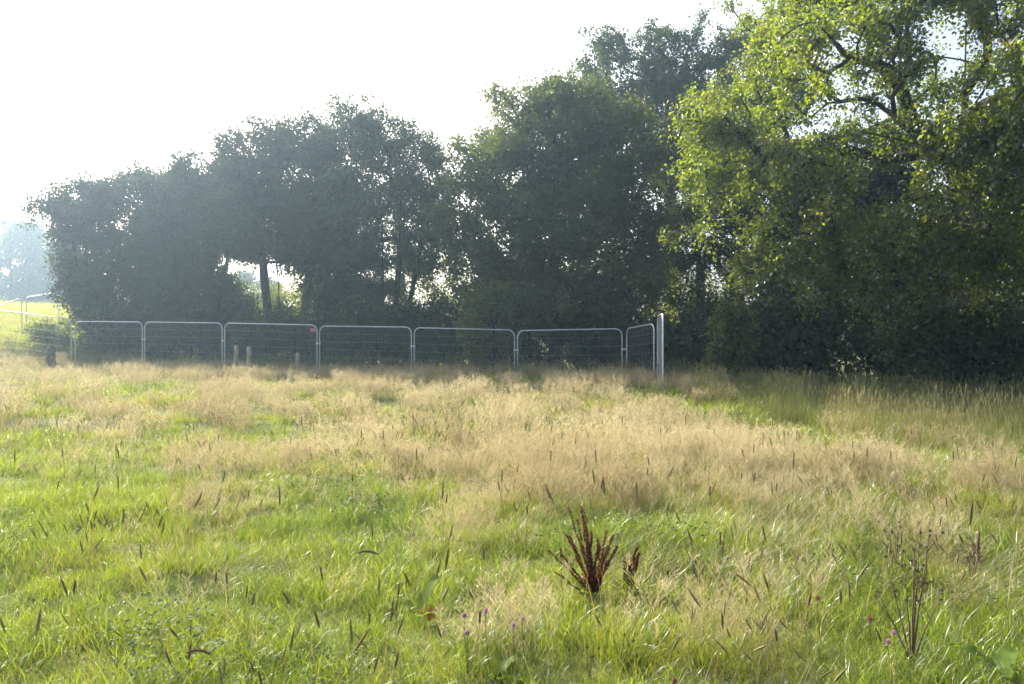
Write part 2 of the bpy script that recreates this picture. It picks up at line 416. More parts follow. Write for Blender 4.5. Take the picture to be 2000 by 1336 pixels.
# the hedge trees behind the fence, from the far left to the right
HL = 'trees of the hedge line'
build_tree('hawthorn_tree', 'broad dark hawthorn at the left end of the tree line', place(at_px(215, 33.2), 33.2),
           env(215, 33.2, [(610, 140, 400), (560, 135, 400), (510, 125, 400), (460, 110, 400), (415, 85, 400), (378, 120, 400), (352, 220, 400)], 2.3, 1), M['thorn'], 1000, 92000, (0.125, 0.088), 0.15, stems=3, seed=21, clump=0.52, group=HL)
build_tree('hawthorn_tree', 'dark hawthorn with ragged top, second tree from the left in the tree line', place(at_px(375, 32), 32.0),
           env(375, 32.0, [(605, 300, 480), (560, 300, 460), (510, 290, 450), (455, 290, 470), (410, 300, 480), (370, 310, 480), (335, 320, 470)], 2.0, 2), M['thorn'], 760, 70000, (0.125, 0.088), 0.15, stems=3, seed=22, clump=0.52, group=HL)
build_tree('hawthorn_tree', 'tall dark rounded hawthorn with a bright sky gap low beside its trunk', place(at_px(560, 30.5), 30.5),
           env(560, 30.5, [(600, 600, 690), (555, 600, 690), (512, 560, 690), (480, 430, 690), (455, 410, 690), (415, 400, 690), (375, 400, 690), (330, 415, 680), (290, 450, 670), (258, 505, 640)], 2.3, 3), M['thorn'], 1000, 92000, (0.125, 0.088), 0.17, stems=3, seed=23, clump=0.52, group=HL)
build_tree('ash_tree', 'slender airy tree with upright stems and sky showing through', place(at_px(750, 29.6), 29.6),
           env(750, 29.6, [(600, 690, 800), (555, 670, 800), (510, 660, 850), (465, 660, 890), (420, 660, 890), (375, 650, 885), (330, 650, 870), (285, 645, 850), (245, 645, 810), (212, 645, 735)], 2.0, 4), M['ash'], 900, 70000, (0.12, 0.068), 0.11, stems=6, seed=24, clump=0.44, shell=0.3, group=HL, alpha=0.12)
build_tree('maple_tree', 'big dense rounded tree with yellowing upper leaves in the middle', place(at_px(1085, 27.6), 27.6),
           env(1085, 27.6, [(605, 960, 1230), (550, 900, 1270), (490, 870, 1295), (430, 870, 1300), (370, 885, 1290), (315, 900, 1280), (265, 925, 1255), (222, 955, 1220), (188, 990, 1170)], 3.0, 5), M['maple'], 1350, 136000, (0.12, 0.088), 0.26, seed=25, clump=0.55, shell=0.6, group=HL)
build_tree('poplar_tree', 'tallest tree, rising behind the rounded middle tree', place(at_px(1310, 36.5), 36.5),
           env(1310, 36.5, [(330, 1230, 1500), (285, 1200, 1530), (240, 1150, 1560), (195, 1120, 1570), (150, 1112, 1560), (110, 1130, 1540), (80, 1190, 1480)], 3.0, 6), M['ash'], 950, 76000, (0.14, 0.095), 0.3, seed=26, clump=0.5, shell=0.45, group=HL)
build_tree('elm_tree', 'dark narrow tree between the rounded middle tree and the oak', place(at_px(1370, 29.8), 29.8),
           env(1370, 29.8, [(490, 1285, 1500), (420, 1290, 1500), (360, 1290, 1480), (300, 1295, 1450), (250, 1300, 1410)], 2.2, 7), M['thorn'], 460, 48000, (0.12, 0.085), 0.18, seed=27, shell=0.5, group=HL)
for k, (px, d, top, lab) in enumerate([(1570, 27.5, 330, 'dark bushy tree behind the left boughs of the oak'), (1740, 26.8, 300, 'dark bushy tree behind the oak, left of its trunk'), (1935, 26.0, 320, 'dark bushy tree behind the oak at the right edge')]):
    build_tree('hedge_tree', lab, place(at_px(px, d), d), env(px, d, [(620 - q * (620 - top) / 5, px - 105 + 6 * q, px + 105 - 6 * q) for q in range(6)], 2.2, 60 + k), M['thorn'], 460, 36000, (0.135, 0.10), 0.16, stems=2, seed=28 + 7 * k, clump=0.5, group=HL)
build_tree('distant_tree', 'pale hazy tree on the hill at the left edge', place(at_px(22, 95), 95.0),
           env(22, 95.0, [(600, -60, 90), (565, -70, 100), (530, -70, 108), (495, -60, 105), (465, -20, 95), (445, 10, 75)], 5.0, 10), M['ash'], 420, 34000, (0.30, 0.22), 0.35, seed=30, clump=0.9)
build_tree('distant_tree', 'second pale hazy tree on the hill, half hidden by the hawthorn', place(at_px(118, 90), 90.0),
           env(118, 90.0, [(600, 70, 160), (565, 70, 165), (530, 75, 165), (500, 85, 160), (475, 100, 150)], 4.0, 11), M['ash'], 260, 18000, (0.30, 0.22), 0.28, seed=31, clump=0.9)
build_tree('distant_tree', 'pale distant tree showing low in the sky gap of the hedge', place(at_px(490, 90), 90.0),
           env(490, 90.0, [(640, 430, 560), (610, 430, 560), (580, 440, 550), (555, 460, 530)], 4.0, 12), M['ash'], 180, 11000, (0.30, 0.22), 0.28, seed=32, clump=0.9)

# the oak on the right
def oak():
    g = np.random.default_rng(5); L = []
    for i in range(46):
        a = g.random() * 6.28; q = (0.35 + 0.65 * math.sqrt(g.random())) * 7.6
        z = 3.9 + g.random() ** 0.9 * 8.4
        lim = 7.0 * math.sqrt(max(0.05, 1 - ((z - 5.4) / 8.6) ** 2)); q = min(q, lim)
        r = 0.8 + 0.8 * g.random()
        L.append(ell(math.cos(a) * q, math.sin(a) * q, z, r * 1.15, r * 1.15, r * 0.6))
    # long low boughs reaching left and forward
    for (x, y, z, r) in [(-7.1, -2.0, 5.6, 1.2), (-7.5, -1.0, 4.5, 1.0), (-6.6, -2.6, 4.0, 1.1), (-6.0, -3.2, 5.2, 1.4), (-6.6, -1.5, 6.8, 1.3), (-5.2, -3.4, 3.5, 1.1), (-4.2, -3.8, 4.4, 1.4),
                         (-3.0, -4.2, 3.6, 1.3), (-1.6, -4.8, 4.2, 1.5), (0.2, -5.0, 3.6, 1.5), (-2.8, -4.0, 5.8, 1.5), (-4.9, -2.0, 9.0, 1.3), (-4.2, -2.0, 10.6, 1.3), (-4.8, -1.0, 11.2, 1.1), (-3.4, -2.2, 12.2, 1.3), (-0.5, -3, 9.5, 1.3), (-1.5, -2.5, 10.8, 1.2), (0.3, -2, 8.2, 1.3), (-1.2, -4, 8.6, 1.1), (0.4, -3, 11.2, 1.3), (-2.2, -3, 9.6, 1.1), (1.2, -3, 10, 1.4), (-0.8, -4.6, 5.0, 1.3), (-2.0, -5.2, 5.2, 1.2), (-2.2, -4.6, 3.6, 1.2), (-0.4, -4.4, 3.4, 1.2), (-6.2, -2.2, 3.3, 1.0), (-4.6, -4.4, 4.4, 1.2), (-5.2, -3.4, 6.2, 1.2), (-3.6, -3.4, 9.0, 1.0), (3.2, -2.6, 3.4, 1.3),
                         (-6.3, -0.5, 8.0, 1.2), (-3.4, -3.5, 7.6, 1.3), (-5.4, -3.0, 3.0, 0.8), (-4.4, -3.4, 2.8, .8), (-2.0, -3.8, 3.1, 1.0), (3, -4, 3.2, 1.5), (-7.4, -1.6, 6.9, .9), (1.5, -4, 5.6, 1.6), (2.5, -3, 8.0, 1.6)]:
        L.append(ell(x, y, z, r * 1.15, r * 1.1, r * 0.62))
    build_tree('oak_tree', 'large spreading oak with sunlit yellow-green boughs on the right', place(12.6, 20.6), L, M['oak'], 1150, 212000, (0.09, 0.064), 0.40, trunk_top=10.5, seed=41,
               clump=0.46, shell=0.3, lobed=False, split_boughs=True, minz=2.3, alpha=0.18)
oak()

# understory shrubs
def shrub(name, label, x, y, w, h, n, mat, seed, leaf=(0.09, 0.065), depth=0.8, group=None, minz=0.1):
    L = blobs(seed, 12, h * 0.15, h * 0.8, w * 0.75, 1.0, depth, w * 0.22, w * 0.38, 0.5) + [ell(0, 0, h * 0.45, w * 0.75, w * depth * 0.7, h * 0.45)]
    return build_tree(name, label, place(x, y), L, mat, max(60, int(n / 62)), n, leaf, 0.05, trunk_top=h * 0.6, stems=4, seed=seed, clump=0.16 + 0.13 * w, shell=0.5, cat='shrub', group=group, minz=minz)

G_SH = 'shrubs along the foot of the hedge'
shrub('elder_shrub', 'sunlit yellow-green shrub behind the third fence panel, under the sky gap', at_px(470, 34), 34.0, 2.6, 4.4, 11700, M['shrub'], 51, group=G_SH)
shrub('elder_shrub', 'low sunlit shrub under the sky gap, right of another', at_px(560, 33.5), 33.5, 2.3, 4.1, 11000, M['shrub'], 60, group=G_SH)
shrub('elder_shrub', 'sunlit shrub behind the bush with pointed leaves', at_px(1425, 30.0), 30.0, 2.2, 5.0, 11000, M['shrub'], 61, group=G_SH)
shrub('elder_shrub', 'yellow-green shrub behind the red notice', at_px(640, 31.5), 31.5, 2.0, 4.4, 11700, M['shrub'], 52, group=G_SH)
shrub('elder_shrub', 'sunlit shrub left of the big rounded tree', at_px(860, 30.5), 30.5, 1.9, 5.2, 9500, M['shrub'], 53, group=G_SH)
shrub('elder_shrub', 'shrub with pale hanging leaves before the rounded middle tree', at_px(960, 25.6), 25.6, 1.4, 3.6, 11700, M['shrub'], 54, group=G_SH)
shrub('elder_shrub', 'bright yellow-green shrub behind the fence corner', at_px(1262, 29.0), 29.0, 2.0, 4.6, 9500, M['shrub'], 55, group=G_SH)
shrub('elder_shrub', 'bright leafy shrub just right of the tall end panel', at_px(1350, 30.5), 30.5, 2.2, 5.6, 9500, M['shrub'], 56, group=G_SH)
shrub('hazel_shrub', 'leafy bush with light pointed leaves right of the fence end', at_px(1425, 21.5), 21.5, 0.8, 2.9, 5850, M['shrub'], 57, leaf=(0.13, 0.065), group=G_SH)
shrub('hazel_shrub', 'small grey-green bush at the left fence corner', at_px(95, 30.5), 30.5, 1.2, 1.5, 5000, M['shrub'], 58, group=G_SH)
shrub('hazel_shrub', 'yellow-tinged bush at the foot of the leftmost hawthorn', at_px(185, 30.6), 30.6, 0.9, 1.9, 5000, M['shrub'], 59, group=G_SH)
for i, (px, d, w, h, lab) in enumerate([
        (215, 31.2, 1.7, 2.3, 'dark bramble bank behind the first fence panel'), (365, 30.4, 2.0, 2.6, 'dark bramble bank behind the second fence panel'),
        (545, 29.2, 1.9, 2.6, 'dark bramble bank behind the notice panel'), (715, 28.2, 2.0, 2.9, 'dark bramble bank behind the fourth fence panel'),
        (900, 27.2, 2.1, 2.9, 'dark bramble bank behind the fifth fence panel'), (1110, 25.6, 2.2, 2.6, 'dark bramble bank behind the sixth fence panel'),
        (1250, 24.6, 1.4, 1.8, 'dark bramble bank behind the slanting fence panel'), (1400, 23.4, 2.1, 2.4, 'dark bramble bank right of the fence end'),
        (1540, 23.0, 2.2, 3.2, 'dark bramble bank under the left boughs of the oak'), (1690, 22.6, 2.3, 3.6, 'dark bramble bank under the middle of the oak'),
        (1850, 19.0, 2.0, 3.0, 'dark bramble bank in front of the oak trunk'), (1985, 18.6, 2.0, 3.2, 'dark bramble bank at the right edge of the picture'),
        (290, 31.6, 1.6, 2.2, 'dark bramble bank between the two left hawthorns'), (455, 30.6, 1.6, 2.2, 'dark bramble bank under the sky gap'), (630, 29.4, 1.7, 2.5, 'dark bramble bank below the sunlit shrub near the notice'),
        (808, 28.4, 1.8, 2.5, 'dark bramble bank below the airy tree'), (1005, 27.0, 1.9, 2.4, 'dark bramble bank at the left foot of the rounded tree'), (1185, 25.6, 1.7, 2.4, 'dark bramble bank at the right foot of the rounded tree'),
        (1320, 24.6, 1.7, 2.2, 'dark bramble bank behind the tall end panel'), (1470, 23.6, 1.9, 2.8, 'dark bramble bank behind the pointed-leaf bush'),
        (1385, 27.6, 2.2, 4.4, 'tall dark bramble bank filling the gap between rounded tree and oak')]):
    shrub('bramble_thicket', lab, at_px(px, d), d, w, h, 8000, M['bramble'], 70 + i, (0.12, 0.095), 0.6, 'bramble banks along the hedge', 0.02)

# ------------------------------------------------------------------ mesh fence panels
def fence_panel(label, p0, p1, zt0, zt1, H=2.0, coupler=True, tilt=0.0):
    """one round-topped mesh panel from ground point p0 to p1, tops at zt0 / zt1"""
    mid = np.array([(p0[0] + p1[0]) / 2, (p0[1] + p1[1]) / 2, (zt0 + zt1) / 2 - H])
    root = thing('fence_panel', label, 'fence panel', tuple(mid), 'mesh panels of the temporary fence')
    ax = np.array([p1[0] - p0[0], p1[1] - p0[1], zt1 - zt0]); ln = float(np.hypot(ax[0], ax[1]))
    e = ax / ln; up = np.array([0, 0, 1.0])
    nrm = unit(np.cross(e, up))
    def pt(s, z): return (s - ln / 2) * e + z * up + nrm * tilt * z
    rc = 0.22; P = [pt(0.05, -0.05), pt(0.05, 0.6), pt(0.05, 1.2), pt(0.05, H - rc)]
    for k in range(1, 7):
        a = k * math.pi / 12; P.append(pt(0.05 + rc * (1 - math.cos(a)), H - rc + rc * math.sin(a)))
    P.append(pt(ln / 2, H))
    for k in range(6, 0, -1):
        a = k * math.pi / 12; P.append(pt(ln - 0.05 - rc * (1 - math.cos(a)), H - rc + rc * math.sin(a)))
    P += [pt(ln - 0.05, H - rc), pt(ln - 0.05, 1.2), pt(ln - 0.05, 0.6), pt(ln - 0.05, -0.05)]
    mb = MB(); mb.add(*tube(np.array(P), 0.0195, 8)); obj('frame', mb.mesh('panel_frame', True), M['galv'], root)
    mb = MB(); mb.add(*tube(np.array([pt(0.05, 0.14), pt(ln - 0.05, 0.14)]), 0.018, 6)); obj('bottom_rail', mb.mesh('panel_rail', True), M['galv'], root)
    mb = MB(); n = int(ln / 0.055)
    for i in range(1, n):
        s = 0.05 + (ln - 0.1) * i / n; top = H - 0.02
        q = min(s - 0.05, ln - 0.05 - s)
        if q < rc: top = H - rc + math.sqrt(max(0, rc * rc - (rc - q) ** 2)) - 0.02
        mb.add(*tube(np.array([pt(s, 0.14), pt(s, top)]), 0.0021, 3, False))
    for k in range(7):
        z = H - 0.27 * (k + 1)
        if z > 0.15: mb.add(*tube(np.array([pt(0.05, z), pt(ln - 0.05, z)]), 0.0034, 4, False))
    obj('wire_mesh', mb.mesh('panel_wires'), M['wire'], root)['kind'] = 'stuff'
    for s in (0.0, ln):
        mb = MB(); c = pt(s, 0.0)
        bx = np.array([[i, j, k] for i in (-1, 1) for j in (-1, 1) for k in (0, 1)], float)
        V = c + bx[:, :1] * 0.10 * unit(e * [1, 1, 0]) + bx[:, 1:2] * 0.30 * nrm * (1 - 0.15 * bx[:, 2:]) + bx[:, 2:] * 0.13 * up
        T = [[0, 1, 3], [0, 3, 2], [4, 6, 7], [4, 7, 5], [0, 4, 5], [0, 5, 1], [2, 3, 7], [2, 7, 6], [1, 5, 7], [1, 7, 3], [0, 2, 6], [0, 6, 4]]
        if s == 0.0 or not coupler:
            mb.add(V, T); obj('foot', mb.mesh('panel_foot'), M['concrete'], root)
    if coupler:
        mb = MB(); mb.add(*tube(np.array([pt(ln - 0.085, 1.36), pt(ln + 0.085, 1.36)]), 0.030, 6)); obj('coupler', mb.mesh('panel_coupler', True), M['galv'], root)
    return root

def ztop(ypx, d): return CAM_H + (660 - ypx) / F * d
FX = [(-16.81, 28.5), (-13.70, 27.6), (-10.36, 26.65), (-6.72, 25.75), (-3.32, 24.85), (0.13, 23.9), (3.46, 23.0)]
FT = [(628, 629), (629, 631), (631, 635), (637, 639), (640, 645), (646, 642)]
FL = ['first full panel from the left of the straight fence run', 'second panel from the left in the straight fence run',
      'mesh fence panel carrying the small red notice', 'fence panel just right of the red notice panel',
      'fence panel second from the corner, left of the last full panel', 'last full-width panel before the fence corner']
for i in range(6):
    (x0, y0), (x1, y1) = FX[i], FX[i + 1]
    fence_panel('galvanised mesh ' + FL[i] if 'mesh' not in FL[i] else 'galvanised ' + FL[i], (x0, y0), (x1, y1), ztop(FT[i][0], y0), ztop(FT[i][1], y1))
fence_panel('narrow-looking mesh panel slanting from the corner to the tall end panel', (3.52, 22.9), (3.98, 20.7), ztop(642, 22.9), ztop(632, 20.7), coupler=False)
fence_panel('tall end panel seen almost edge-on at the fence corner', (4.02, 20.5), (3.52, 17.3), ztop(617, 20.5), ztop(613, 17.3), coupler=False)
fence_panel('panel running left from the straight run out of the picture', (-20.1, 27.5), (-16.86, 28.5), ztop(599, 27.5), ztop(624, 28.5), coupler=False)
fence_panel('mesh panel on the hill beside the leftmost hawthorn', (-21.62, 33.0), (-22.2, 36.4), ztop(581, 33.0), ztop(570, 36.4), coupler=False)
fence_panel('panel on the hill with bright rail sloping down to the left', (-23.6, 31.4), (-21.66, 32.9), ztop(632, 31.4), ztop(580, 32.9), coupler=False)

# small red notice tied to the third panel
def box_mesh(name, sx, sy, sz, bev=0.0):
    V = np.array([[i * sx, j * sy, k * sz] for i in (-.5, .5) for j in (-.5, .5) for k in (-.5, .5)])
    T = [[0, 1, 3], [0, 3, 2], [4, 6, 7], [4, 7, 5], [0, 4, 5], [0, 5, 1], [2, 3, 7], [2, 7, 6], [1, 5, 7], [1, 7, 3], [0, 2, 6], [0, 6, 4]]
    return MB().add(V, T).mesh(name)
d = 25.78
nx, nz = at_px(612, d), ztop(645, d)
t = thing('notice_sign', 'small red notice with pale lettering tied to the mesh fence', 'sign', (nx, d - 0.04, nz))
t.rotation_euler = (0, R(4), R(-15))
board = obj('board', box_mesh('notice_board', 0.25, 0.006, 0.13), M['red'], t)
for k, (wd, z) in enumerate([(0.17, 0.028), (0.2, 0.0), (0.14, -0.028)]):
    obj('print_line', box_mesh('notice_line', wd, 0.004, 0.009), M['white'], board, (0, -0.006, z))
for sx in (-1, 1):
    mb = MB().add(*tube(np.array([[0, -0.005, 0], [0, 0.02, 0.012], [0, 0.045, 0.0]]), 0.003, 4)); obj('cable_tie', mb.mesh('tie'), M['white'], t, (0.115 * sx, 0, 0.05))

# wooden stakes and stump
def stake(px, ytop, d, h, r, label, seed):
    g = np.random.default_rng(seed); x = at_px(px, d); zt = ztop(ytop, d)
    root = thing('wooden_stake', label, 'post', (x, d, zt - h), 'short wooden posts before the fence')
    k = 9; P = np.array([[0.01 * math.sin(q * 2), 0, h * q / 5] for q in range(6)]); V, T = tube(P, r, k)
    V = V + g.normal(size=V.shape) * r * 0.05; mb = MB().add(V, T); obj('post', mb.mesh('stake'), M['stake'], root)
    V, T = tube(np.array([[0, 0, h - 0.002], [0, 0, h + 0.012], [0, 0, h + 0.02]]), [r * 1.0, r * 0.92, r * 0.5], k); obj('cut_top', MB().add(V, T).mesh('stake_top'), M['stake'], root)
stake(461, 676, 24.2, 1.0, 0.07, 'left of two pale round wooden posts before the fence', 1)
stake(486, 679, 23.6, 1.0, 0.07, 'right of two pale round wooden posts before the fence', 2)
stake(581, 690, 24.6, 0.7, 0.065, 'low wooden post end near the notice panel', 3)
g = np.random.default_rng(8)
x = at_px(98, 26.5); root = thing('tree_stump', 'dark rotten stump in the grass left of the fence corner', 'stump', place(x, 26.5))
P = np.array([[0, 0, -0.1], [0, 0, 0.2], [0.01, 0, 0.42], [0.02, 0, 0.62], [0.02, 0, 0.76]]); V, T = tube(P, [0.22, 0.17, 0.14, 0.13, 0.09], 11)
V[:, :2] *= (1 + 0.22 * g.random((len(V), 1))); V[-22:, 2] += g.normal(size=22) * 0.07
obj('bole', MB().add(V, T).mesh('stump'), M['stump'], root)
V, T = tube(np.array([[0.08, 0, 0.3], [0.16, -0.02, 0.45], [0.17, 0, 0.6]]), [0.05, 0.035, 0.02], 6); obj('snag', MB().add(V, T).mesh('snag'), M['stump'], root)

# ------------------------------------------------------------------ grass: clump shapes
def blades(rng, n, spread, h0, h1, w, lean0, lean1, bend, seg=3, dirbias=None, tip=0.0):
    """n curved tapering blades: V, T, rv"""
    root = np.stack([rng.normal(size=n) * spread, rng.normal(size=n) * spread, np.zeros(n) - 0.02], -1)
    az = rng.random(n) * 6.2832
    if dirbias is not None: az = dirbias[0] + rng.normal(size=n) * dirbias[1]
    h = h0 + (h1 - h0) * rng.random(n); ln = lean0 + (lean1 - lean0) * rng.random(n); bd = bend * (0.4 + rng.random(n))
    dr = np.stack([np.cos(az), np.sin(az), 0 * az], -1); fa = az + rng.normal(size=n) * 0.9 + 1.57
    sd_ = np.stack([np.cos(fa), np.sin(fa), 0 * az], -1)
    V = []; ww = w * (0.6 + 0.8 * rng.random(n))
    for k in range(seg + 1):
        t = k / seg; ang = ln + bd * t * t
        # integrate the curve
        if k == 0: p = root.copy()
        else:
            a_ = ln + bd * ((k - 0.5) / seg) ** 1.5
            p = p + (dr * np.sin(a_)[:, None] + np.array([0, 0, 1]) * np.cos(a_)[:, None]) * (h / seg)[:, None]
        wk = ww * (1 - t) ** 0.7 * (0.75 if k == 0 else 1) + ww * tip
        if k < seg: V += [p - sd_ * wk[:, None] / 2, p + sd_ * wk[:, None] / 2]
        else: V += [p]
    V = np.stack(V, 1); m = V.shape[1]
    t = []
    for k in range(seg - 1):
        a = 2 * k; t += [[a, a + 1, a + 3], [a, a + 3, a + 2]]
    a = 2 * (seg - 1); t += [[a, a + 1, a + 2]]
    T = (np.arange(n)[:, None, None] * m + np.array(t)[None]).reshape(-1, 3)
    return V.reshape(-1, 3), T, np.repeat(rng.random(n), m), V[:, -1], unit(V[:, -1] - V[:, -3])

def clump_green(seed, n=62, h=(0.05, 0.21), spread=0.07, w=0.0036):
    r = np.random.default_rng(seed); mb = MB()
    V, T, a, _, _ = blades(r, n, spread, h[0], h[1], w, 0.05, 0.7, 1.25); mb.add(V, T, a * 0.85)
    V, T, a, _, _ = blades(r, max(4, n // 8), spread * 1.2, h[0], h[1] * 1.15, w * 0.5, 0.1, 0.9, 1.2); mb.add(V, T, 0.75 + a * 0.5)
    return mb

def clump_bent(seed, n=13, h=(0.28, 0.52), spread=0.10, m=26, hw=0.0022):
    """fine bent grass: thin stems under airy panicles"""
    r = np.random.default_rng(seed); mb = MB()
    V, T, a, tip, td = blades(r, n, spread, h[0], h[1], hw, 0.02, 0.35, 0.35, 3, tip=0.3); mb.add(V, T, a * 0.6)
    plen = 0.20
    for q in range(n):
        s = r.random(m); base = tip[q] - td[q] * plen * s[:, None] + td[q] * 0.02
        az = r.random(m) * 6.28
        d_ = np.stack([np.cos(az), np.sin(az), 0.7 + r.random(m)], -1); d_ = unit(d_)
        L = (0.025 + 0.055 * s) * (0.5 + r.random(m))
        e = base + d_ * L[:, None]; sd_ = unit(np.cross(d_, r.normal(size=d_.shape)))
        V = np.stack([base, e - sd_ * hw - d_ * 0.008, e + sd_ * hw - d_ * 0.008, e + d_ * 0.004], 1).reshape(-1, 3)
        T = (np.arange(m)[:, None, None] * 4 + np.array([[0, 1, 2], [1, 3, 2]])[None]).reshape(-1, 3)
        mb.add(V, T, np.repeat(0.35 + 0.65 * r.random(m), 4))
    V, T, a, _, _ = blades(r, 8, spread, 0.15, 0.34, 0.003, 0.1, 0.7, 0.8); mb.add(V, T, a * 0.35)
    return mb

def clump_tall(seed, n=26, w=0.0042):
    r = np.random.default_rng(seed); mb = MB()
    V, T, a, _, _ = blades(r, n, 0.12, 0.35, 0.70, w, 0.02, 0.4, 0.7); mb.add(V, T, a * 0.7)
    V, T, a, tip, td = blades(r, 6, 0.10, 0.6, 0.85, 0.0022, 0.0, 0.2, 0.2, 3, tip=0.4); mb.add(V, T, 0.5 + a * 0.5)
    for q in range(6):     # narrow plume at the stem end
        P = tip[q] + td[q] * np.linspace(-0.06, 0.05, 4)[:, None]; V, T = tube(P, [0.002, 0.007, 0.006, 0.001], 4, False); mb.add(V, T, 0.8)
    return mb

def clump_straw(seed, n=34):
    r = np.random.default_rng(seed); mb = MB()
    V, T, a, _, _ = blades(r, n, 0.12, 0.30, 0.62, 0.0024, 0.7, 1.15, 0.55, 4, dirbias=(0.35, 0.45)); mb.add(V, T, a)
    return mb

def clump_clover(seed, n=26):
    r = np.random.default_rng(seed); mb = MB()
    P = np.stack([r.normal(size=n) * 0.09, r.normal(size=n) * 0.09, 0.03 + 0.11 * r.random(n)], -1)
    for k in range(3):
        az = r.random(n) * 6.28 + k * 2.09; D = np.stack([np.cos(az), np.sin(az), 0.1 + 0 * az], -1)
        N_ = np.array([0, 0, 1.0]) + r.normal(size=P.shape) * 0.3
        V, T, kk = leaf_mesh_arrays(P, D, N_, np.full(n, 0.014) * (0.7 + 0.8 * r.random(n)), np.full(n, 0.012), lobes=True); mb.add(V, T, np.repeat(r.random(n), kk))
    return mb

def clump_stem(seed):
    """sparse upright flowering stems that stand above the green grass"""
    r = np.random.default_rng(seed); mb = MB()
    V, T, a, tip, td = blades(r, 7, 0.12, 0.3, 0.55, 0.0019, 0.0, 0.45, 0.4, 3, tip=0.4); mb.add(V, T, a)
    for q in range(7):
        if r.random() < 0.8: continue
        P = tip[q] + td[q] * np.linspace(-0.05, 0.03, 4)[:, None]; V, T = tube(P, [0.0015, 0.0045, 0.004, 0.001], 4, False); mb.add(V, T, 0.2 + 0.5 * r.random())
    return mb

def patch(fn, seed, cnt, sig, **kw):
    """a round patch of m clumps, thinning out at its rim"""
    r = np.random.default_rng(seed); out = MB()
    for k in range(cnt):
        c = fn(seed * 100 + k, **kw); V = np.concatenate(c.V); T = np.concatenate(c.T); A = np.concatenate(c.A)
        a = r.random() * 6.2832; sc = 0.8 + 0.4 * r.random(); q = np.array([[math.cos(a), -math.sin(a), 0], [math.sin(a), math.cos(a), 0], [0, 0, 1]]) * sc
        if fn is clump_straw: q = np.eye(3) * sc
        V = V @ q.T + np.array([*(r.normal(size=2) * sig), 0]); out.add(V, T, np.clip(A + r.normal() * 0.12, 0, 1))
    return out.mesh(fn.__name__)

def scatter(name, label, clumps, mat, pts, tint, scale, tilt=0.12, seed=0, yaw=None, far=None):
    """ONE stuff object: clump shapes instanced on points"""
    r = np.random.default_rng(seed); col = bpy.data.collections.new(name + '_shapes')
    for k, me in enumerate(clumps):
        me.materials.append(mat); o = bpy.data.objects.new('%s_shape_%02d' % (name, k), me); col.objects.link(o)
    n = len(pts); me = bpy.data.meshes.new(name); me.vertices.add(n)
    pick = r.integers(0, len(clumps), n)
    if far is not None:        # coarser shapes farther off: the first far[0] shapes are near ones
        near = pts[:, 1] < far[1] + r.normal(size=n) * 1.0
        pick = np.where(near, pick % far[0], far[0] + pick % (len(clumps) - far[0]))
    P = np.column_stack([pts, ground_z(pts[:, 0], pts[:, 1])]).astype(np.float32); me.vertices.foreach_set('co', P.ravel())
    rot = np.column_stack([r.normal(size=n) * tilt, r.normal(size=n) * tilt, r.random(n) * 6.2832 if yaw is None else yaw + r.normal(size=n) * 0.35])
    def add(k, typ, a, key='value'):
        at = me.attributes.new(k, typ, 'POINT'); at.data.foreach_set(key, np.ascontiguousarray(a).ravel())
    add('rot', 'FLOAT_VECTOR', rot.astype(np.float32), 'vector'); add('scl', 'FLOAT', scale.astype(np.float32))
    add('tint', 'FLOAT', np.clip(tint, 0, 1).astype(np.float32)); add('pick', 'INT', pick.astype(np.int32))
    o = obj(name, me)
    ng = bpy.data.node_groups.new(name + '_scatter', 'GeometryNodeTree')
    ng.interface.new_socket('Geometry', in_out='INPUT', socket_type='NodeSocketGeometry'); ng.interface.new_socket('Geometry', in_out='OUTPUT', socket_type='NodeSocketGeometry')
    gi = ng.nodes.new('NodeGroupInput'); go = ng.nodes.new('NodeGroupOutput'); ip = ng.nodes.new('GeometryNodeInstanceOnPoints')
    ci = ng.nodes.new('GeometryNodeCollectionInfo'); ci.inputs['Collection'].default_value = col; ci.inputs['Separate Children'].default_value = True; ci.inputs['Reset Children'].default_value = True
    def na(k, typ):
        q = ng.nodes.new('GeometryNodeInputNamedAttribute'); q.data_type = typ; q.inputs['Name'].default_value = k
        return [s for s in q.outputs if s.enabled and s.name == 'Attribute'][0]
    er = ng.nodes.new('FunctionNodeEulerToRotation'); ng.links.new(na('rot', 'FLOAT_VECTOR'), er.inputs[0])
    ng.links.new(gi.outputs[0], ip.inputs['Points']); ng.links.new(ci.outputs[0], ip.inputs['Instance']); ip.inputs['Pick Instance'].default_value = True
    ng.links.new(na('pick', 'INT'), ip.inputs['Instance Index']); ng.links.new(er.outputs[0], ip.inputs['Rotation']); ng.links.new(na('scl', 'FLOAT'), ip.inputs['Scale'])
    ng.links.new(ip.outputs[0], go.inputs[0])
    md = o.modifiers.new('scatter', 'NODES'); md.node_group = ng
    return tag(o, label, 'grass', kind='stuff')

# --- where each kind grows (ground coordinates)
def wedge(rng, y0, y1, dens, umax=0.82, side=1.2):
    """random ground points in the view wedge and a little beyond it"""
    c = 1 / math.sqrt(dens); xm = umax * y1 + side
    X, Y = np.meshgrid(np.arange(-xm, xm, c), np.arange(y0, y1, c))
    p = np.column_stack([X.ravel(), Y.ravel()]) + (rng.random((X.size, 2)) - 0.5) * c * 1.25
    return p[(np.abs(p[:, 0]) < umax * p[:, 1] + side) & (p[:, 1] > 2.0)]

def fence_y(x): return np.interp(x, [-24, -16.8, 3.5, 4.2, 8, 12, 20], [30, 28.5, 23.0, 22.0, 21.5, 20.5, 19])

def path_y(u): return np.interp(u, [0.12, 0.2, 0.31, 0.45, 0.69, 0.85], [18, 15.6, 12.8, 10.6, 8.7, 8.2])

